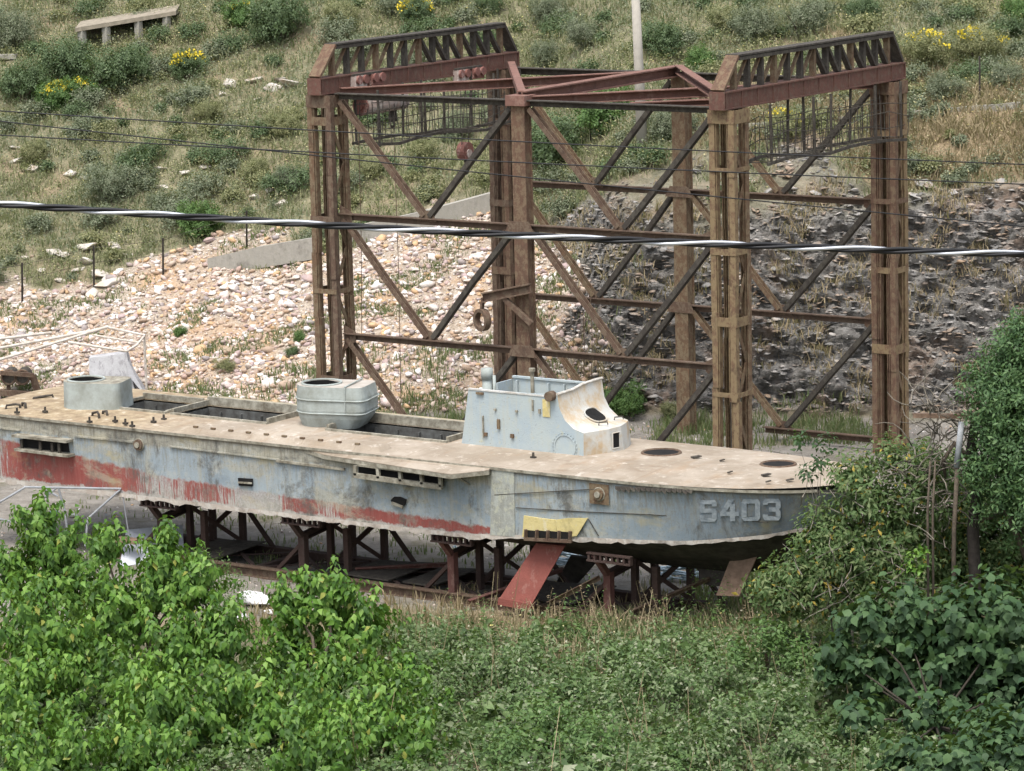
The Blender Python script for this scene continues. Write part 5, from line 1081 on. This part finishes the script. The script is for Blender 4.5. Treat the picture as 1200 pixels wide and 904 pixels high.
# ------------------------------------------------------------------ foreground trees and bushes
def tree(name, label, cat, blobs_px, v, leaf, dens, L, Wr, kind, seed, bark=BARK, r0=.09, group=None, fork=.45, root=None, **kw):
    r = np.random.default_rng(seed); bl = []
    for b in blobs_px:
        vb_ = v+(b[3] if len(b) > 3 else 0.); vz = float((at(b[0], b[1], Z=.45)-CAM)@FH); vb_ = min(vb_, vz); p = at(b[0], b[1], v=vb_); bl.append((*p, b[2]*vb_/F, 1.))
    cen = np.mean([b[:2] for b in bl], 0) if root is None else at(*root, v=v)[:2]; base = V3(cen[0], cen[1], 0); base[2] = ground_at(base)
    t = thing(name, label, cat, base, group); V, Fa = crown(bl, dens, L, Wr, kind, r, **kw)
    keep = V[:, 2].reshape(-1, len(TMPL[kind][0])).min(1) > base[2]+.02 if False else None
    bigmesh('crown', V, Fa, leaf, base, t)
    part('trunk', trunk_mb(base, [V3(*b[:3]) for b in bl], r0, random.Random(seed), fork), bark, t, True); return t
MG = 'leafy green saplings in the lower left'
kw = dict(shoot=.5, per=24, droop=1.0, low=-.75, jit=.6)
tree('mulberry_tree', 'tallest leafy green sapling in the lower left, its tip in front of the tube frame', 'tree', [(45,612,30),(60,655,48),(20,690,50),(95,690,52)], 59, L_MUL, 10, .135, .6, 'ovate', 1, group=MG, **kw)
tree('mulberry_tree', 'leafy sapling whose twin tips stand before the pale grey sheet', 'tree', [(125,650,30),(196,648,26),(180,700,50),(130,735,55),(225,690,42)], 57.5, L_MUL, 10, .135, .6, 'ovate', 2, group=MG, **kw)
tree('mulberry_tree', 'wide leafy sapling at the lower left corner', 'tree', [(40,760,70),(20,840,80),(110,820,70),(60,900,70)], 55, L_MUL, 9.6, .135, .6, 'ovate', 3, group=MG, **kw)
tree('mulberry_tree', 'leafy sapling in the middle of the lower left thicket', 'tree', [(200,780,60),(260,760,52),(180,860,70),(260,850,66),(170,905,60)], 55.5, L_MUL, 9.6, .135, .6, 'ovate', 4, group=MG, **kw)
tree('mulberry_tree', 'leafy sapling right of the white bags with a rounded top', 'tree', [(345,715,34),(385,705,40),(420,745,50),(350,775,52),(400,820,60),(330,850,62)], 56.5, L_MUL, 10, .135, .6, 'ovate', 5, group=MG, **kw)
tree('mulberry_tree', 'lower leafy sapling at the right end of the green thicket', 'tree', [(465,800,42),(440,860,56),(490,870,40),(370,900,60),(500,830,28)], 55.5, L_MUL, 9.6, .13, .6, 'ovate', 6, group=MG, **kw)
tree('thin_bush', 'loose darker green bush beside the second trestle', 'bush', [(250,670,26),(270,700,26),(245,720,30)], 59.5, L_GRN, 24, .07, .35, 'card', 7, r0=.04, shoot=.25, per=10, droop=.1)
# right side
tree('leafy_bush', 'tall loose bush with pale twigs hiding the bow', 'bush', [(1000,562,26),(1015,600,46),(972,638,38),(940,675,32),(925,712,26),(985,690,34),(1020,650,36),(1000,665,50),(1060,620,46),(1080,570,42),(1040,545,24),(905,690,26),(1060,690,48),(960,700,34)], 57, L_BUS, 36, .115, .42, 'ovate', 8, TWIG, .05, shoot=.4, per=12, droop=.3, low=-.8, jit=.75)
tree('leafy_bush', 'dense bush behind the dead stump at the right edge', 'bush', [(1130,600,40),(1170,610,50),(1200,660,56),(1120,660,46),(1160,690,48),(1215,590,50),(1105,620,30),(1090,640,36),(1110,690,40),(1180,660,44),(1085,535,16),(1100,560,20),(1125,575,18),(1150,600,26),(1120,545,12)], 58, L_BUS, 46, .1, .45, 'ovate', 9, BARK, .06, shoot=.3, per=12, droop=.3, low=-.8, jit=.4)
tree('evergreen_tree', 'dense evergreen tree at the right edge above the dead stump', 'tree', [(1190,430,40),(1172,475,42),(1210,470,60),(1185,530,48),(1220,540,60),(1235,420,60),(1165,510,30),(1180,590,36),(1150,556,26),(1215,610,44),(1195,395,22),(1150,450,18)], 56, L_OLV, 58, .09, .4, 'card', 10, BARK, .11, root=(1225, 600), shoot=.34, per=13, droop=0., low=-.9, jit=.6)
tree('fig_tree', 'big dark fig bush with broad lobed leaves in the lower right corner', 'tree', [(1010,730,34),(1060,735,48),(1120,740,56),(1180,735,60),(1000,790,38),(1060,800,52),(1130,800,60),(1190,810,66),(1220,880,70),(1090,845,34),(1150,870,46),(985,770,24),(1010,850,30),(1180,900,60),(1110,915,50),(1060,890,30)], 53.5, L_FIG, 13, .15, .85, 'fig', 11, BARKD, .05, shoot=.42, per=10, droop=.75, low=-.85, jit=.65)
tree('sprout', 'bright green sprout in front of the dead stump', 'sapling', [(1075,655,12),(1068,670,11),(1060,700,12)], 55.5, L_MUL, 30, .1, .6, 'ovate', 12, TWIG, .02, shoot=.2, per=7, droop=.3)
tree('sprout', 'small bluish leafed sprout in front of the foredeck', 'sapling', [(935,518,12),(965,525,14),(960,545,12),(948,560,12)], 57.5, L_FIG, 30, .1, .5, 'ovate', 13, TWIG, .02, root=(980, 640), shoot=.2, per=6, droop=.4)
# dead stump, conduit and dry twigs
rr = random.Random(44); vD = 56.5; P_ = lambda x, y, dv=0.: at(x, y, v=vD+dv)
B = V3(*P_(1142, 720)[:2], 0); B[2] = ground_at(B); t = thing('dead_tree', 'dead gnarled dark stump with bare twisted twigs at the right', 'tree', B)
part('trunk', MB().tube([B, P_(1143,690), P_(1140,620), P_(1146,570), P_(1138,530), P_(1142,495)], [.11,.1,.1,.085,.1,.07], 9), plain('burnt_bark', (.05, .042, .036), (.025, .021, .018), 14), t, True)
mb = MB(); mb.tube([P_(1138,540), P_(1118,520), P_(1105,540), P_(1108,560)], [.06,.05,.04,.02], 7); mb.tube([P_(1146,560), P_(1158,520), P_(1150,492)], [.05,.04,.02], 7); mb.tube([P_(1142,612), P_(1160,607), P_(1185,600), P_(1210,606)], [.04,.035,.03,.02], 7); part('limb', mb, BARK, t, True)
mb = MB()
for k in range(90):
    x, y = rr.uniform(1065, 1150), rr.uniform(470, 600); pts = [P_(x, y, rr.uniform(-.6, .6))]; a_ = rr.uniform(0, 6.28); 
    for j in range(5): a_ += rr.uniform(-.9, .9); x += 11*math.cos(a_); y += 9*math.sin(a_)-2; pts.append(P_(x, y, rr.uniform(-.3, .3)))
    mb.tube(pts, [.014,.012,.01,.009,.007,.004], 5)
part('twigs', mb, TWIG, t, True)
B = V3(*P_(1116, 720, -.5)[:2], 0); B[2] = ground_at(B); t2 = thing('conduit_post', 'thin grey conduit pipe standing upright before the dead stump', 'post', B)
part('stem', MB().tube([B, P_(1118,620,-.5), P_(1122,545,-.5)], .036, 8), BARK, t2, True); part('sleeve', MB().tube([P_(1121,548,-.5), P_(1127,495,-.5)], .05, 10), GALV, t2, True)
single('timber_bar', MB().bar(P_(1070,487), P_(1128,488), .1, .07), WOOD, 'pale horizontal timber bar fixed left of the dead stump', 'bar', P_(1100,487))
for px in (1088, 1094): p = V3(*P_(px, 720, -.8)[:2], 0); p[2] = ground_at(p); single('dry_stem', MB().tube([p, P_(px-1, 600, -.8), P_(px+2, 540, -.8)], [.024, .02, .014], 7), BARK, 'tall dry stem left of the grey conduit pipe', 'stem', p, 'dry stems before the dead stump', True)
mb = MB()
for k in range(42):
    x, y = rr.uniform(930, 1120), rr.uniform(590, 730); pts = [P_(x, y, rr.uniform(-1.2, .2))]; a_ = rr.uniform(-2.6, -.5)
    for j in range(4): a_ += rr.uniform(-.5, .5); x += 14*math.cos(a_); y += 10*math.sin(a_); pts.append(P_(x, y, rr.uniform(-1., .2)))
    mb.tube(pts, [.009,.008,.007,.005,.003], 5)
o = link('dry_twigs', mb.v, mb.f, TWIG, np.zeros(3)); o['kind'] = 'stuff'; o['label'] = 'tangle of pale dry twigs in the bushes'

# bramble carpet, weeds along the track
r2 = np.random.default_rng(77)
def carpet(pts_px, n, hfun, L, mat, nm, lab, wr=.6):
    xs = r2.uniform(pts_px[0], pts_px[1], n); ys = r2.uniform(pts_px[2], pts_px[3], n); Q = np.array([at(x, y, Z=0) for x, y in zip(xs, ys)]); return Q
uB = r2.uniform(-10.5, 12.5, 255000); vB2 = r2.uniform(46.5, 60.8, 255000); pxB = 600+F*uB/vB2
H = .42+.6*fbm(np.stack([uB*.55, vB2*.45, uB*0+3], 1), 3)+.55*perlin(np.stack([uB*1.5, vB2*1.1, uB*0+6], 1)); nearside = (pxB < 500) | (pxB > 950) & (pxB < 1260); H = np.where(nearside & (vB2 < 53.5), np.clip(H, .02, .3), np.clip(H, .03, 1.5))
edge = np.clip((60.2+.9*perlin(np.stack([uB*.9, vB2*.3, uB*0], 1))-vB2)/2.5, 0, 1); ok = (r2.random(len(uB)) < np.clip(.25+H*1.4, .2, 1)) & (edge > r2.random(len(uB))*.6) & ((pxB > 430) | (vB2 < 57.5))
Z_ = terrain(uB, vB2)[0]; lay = 1-r2.random(len(uB))**2*.7; Q = world_uv(uB, vB2, Z_+H*edge*lay+r2.uniform(-.1, .12, len(uB)))[ok]
D = r2.normal(size=Q.shape); D[:, 2] = D[:, 2]*.4-.1; N = r2.normal(size=Q.shape)*.8+[0, 0, 1]; l = .09*np.exp(r2.normal(size=len(Q))*.35)*(1+.5*np.clip(perlin(np.stack([Q[:, 0]*.6, Q[:, 1]*.6, Q[:, 2]*0+4], 1))*2, -.6, 1))
stuff('bramble_undergrowth', leaves(Q, D, N, l, l*.62, 'ovate'), L_BRM, 'tangled bramble undergrowth in the foreground')
k = r2.choice(len(Q), 700); Dn = r2.normal(size=(700, 3)); l = np.full(700, .04); stuff('bramble_blossom', leaves(Q[k]+[0, 0, .05], Dn, r2.normal(size=(700, 3))*.4+[0, 0, 1], l, l*.8, 'card'), leaf_mat('bramble_petal', [(.5, .45, .45), (.55, .5, .5)], .2), 'faded pinkish bramble blossom')
# long arching bramble shoots stand clear of the carpet
n = 1500; k = r2.choice(len(Q), n); B = Q[k]; dirs = r2.normal(size=(n, 3)); dirs[:, 2] = np.abs(dirs[:, 2])+.6; dirs /= np.linalg.norm(dirs, axis=1)[:, None]; m = 14
tt = np.tile(np.linspace(.1, 1, m), n); C = np.repeat(B, m, 0)+np.repeat(dirs, m, 0)*(tt*.8)[:, None]-np.array([0, 0, .25])*(tt**2)[:, None]; D = r2.normal(size=C.shape); N = r2.normal(size=C.shape)*.5+[0, 0, 1]; l = .075*r2.uniform(.7, 1.2, len(C))
stuff('bramble_shoots', leaves(C, D, N, l, l*.6, 'ovate'), L_BRM, 'arching bramble shoots')
def weeds(u0, u1, v0, v1, n, h0, h1, mat, nm, lab, per=8, w=.012):
    u = r2.uniform(u0, u1, n); v = r2.uniform(v0, v1, n); c_ = perlin(np.stack([u*.7, v*.7, u*0+2.5], 1)) > -.12; u, v = u[c_], v[c_]; z = terrain(u, v)[0]; P = world_uv(u, v, z); stuff(nm, blades('w', P, r2.uniform(h0, h1, len(P)), per, mat, r2, w, .22, .3), mat, lab)
weeds(-6, 7.5, 56.5, 60.7, 1700, .15, .5, GRASSW, 'trackside_weeds', 'green weeds growing along the slipway track')
weeds(-6, 7.5, 56.5, 60.9, 1000, .15, .5, GRASSD, 'trackside_straw', 'dry grass along the slipway track')
weeds(-5, 5.5, 60.6, 63.2, 420, .1, .4, GRASSD, 'carriage_straw', 'dry stalks growing through the carriage', 6)
weeds(-9, 6, 63.5, 80, 1300, .05, .2, GRASSW, 'yard_weeds', 'small weeds in cracks of the yard', 7)
weeds(3.2, 8, 77, 80.3, 500, .1, .35, GRASSW, 'cliff_foot_weeds', 'weeds along the foot of the rock cutting', 8)
weeds(-12, 3, 80.5, 84.5, 900, .1, .35, GRASSW, 'scree_foot_weeds', 'weeds along the foot of the rubble slope', 8)
u = r2.uniform(-4, 7, 260); v = r2.uniform(57.5, 60.6, 260); z = terrain(u, v)[0]; C = world_uv(u, v, z+r2.uniform(.25, .55, 260)); l = np.full(260, .045); stuff('weed_flowers', leaves(C, r2.normal(size=C.shape), r2.normal(size=C.shape)*.4+[0, 0, 1], l, l*.8, 'card'), PALEF, 'small pale flowers on the trackside weeds')

# mixed growth standing out of the bramble: nettles, dry stalks, seed heads, low bushes
def tall_weeds(n, hmin, hmax, L, wr, mat, nm, lab, rngv=(48, 60.4), stalk=None, cl=0.):
    u = r2.uniform(-4.5, 7, n); v = r2.uniform(*rngv, n); c_ = (perlin(np.stack([u*.8, v*.6, u*0+n*.01], 1)) > cl) & (600+F*u/v > 400) & (600+F*u/v < 1010); u, v = u[c_], v[c_]; n = len(u)
    P = world_uv(u, v, terrain(u, v)[0]); Hh = r2.uniform(hmin, hmax, n); m = 16; tt = np.tile(np.linspace(.25, 1, m), n); ln = r2.normal(size=(n, 2))*.22
    C = np.repeat(P, m, 0); C[:, :2] += np.repeat(ln*Hh[:, None], m, 0)*(tt**1.5)[:, None]; C[:, 2] += np.repeat(Hh, m)*tt; a = r2.uniform(0, 6.28, len(C)); D = np.stack([np.cos(a), np.sin(a), r2.uniform(-.4, .5, len(C))], 1); N = r2.normal(size=C.shape)*.4+[0, 0, 1]; l = L*r2.uniform(.6, 1.2, len(C))*(1.2-.6*tt)
    stuff(nm, leaves(C, D, N, l, l*wr, 'card'), mat, lab)
    if stalk:
        B = P; w = .008; T = P.copy(); T[:, :2] += ln*Hh[:, None]; T[:, 2] += Hh; sx = np.tile(RT0*w, (n, 1)); V = np.stack([B-sx, B+sx, T+sx*.5, T-sx*.5], 1).reshape(-1, 3); Fa = ((np.arange(n)*4)[:, None, None]+np.array([(0,1,2),(0,2,3)])[None]).reshape(-1, 3); V2 = V.copy(); stuff(nm+'_stalks', (V2, Fa), stalk, lab+', their stalks')
tall_weeds(900, .5, 1.15, .13, .3, L_GRN, 'nettle_growth', 'upright green weeds standing out of the brambles', cl=.05)
tall_weeds(420, .5, 1.3, .06, .25, L_YLW, 'seedy_weeds', 'thin yellowish seed heads over the brambles', stalk=GRASSD, cl=.0)
tall_weeds(500, .4, .9, .1, .22, GRASSD, 'withered_weeds', 'withered brown weeds in front of the track', (56, 60.6), GRASSD, -.05)
for i, a in enumerate([([(560,790,30),(600,800,34),(530,815,28)], 'rounded bramble bush left of centre in the foreground', L_BRM), ([(760,800,34),(800,815,36),(840,800,28),(720,830,30)], 'broad bramble bush in the middle of the foreground', L_BRM), ([(640,860,40),(690,880,44),(600,890,36)], 'bramble bush at the bottom edge near the centre', L_GRN), ([(860,860,38),(910,850,36),(830,890,40),(930,890,36)], 'bramble bush at the bottom edge left of the fig', L_BRM), ([(900,760,26),(930,780,28),(870,775,22)], 'pale green bush around the taller rusty stake', L_GRN)]):
    tree('bramble_bush', a[1], 'bush', a[0], 55.5, a[2], 24, .085, .55, 'ovate', 60+i, TWIG, .03, group='bramble bushes in the foreground', shoot=.4, per=12, droop=.15, low=-.3, jit=.6)

weeds(3.2, 7.6, 60.2, 66, 900, .1, .4, GRASSW, 'bow_weeds', 'green weeds on the ground under the bow')
u = r2.uniform(-9, 3, 260); v = r2.uniform(60.5, 72, 260); C = world_uv(u, v, terrain(u, v)[0]+.02); l = .03+.1*r2.random(260)**3
stuff('yard_litter', leaves(C, r2.normal(size=C.shape)*[1, 1, .2], r2.normal(size=C.shape)*.4+[0, 0, 1], l, l*.8, 'ovate'), leaf_mat('litter', [(.3, .26, .2), (.5, .5, .5), (.16, .12, .09), (.2, .28, .34), (.26, .2, .15)], .1), 'small litter and scraps on the yard')
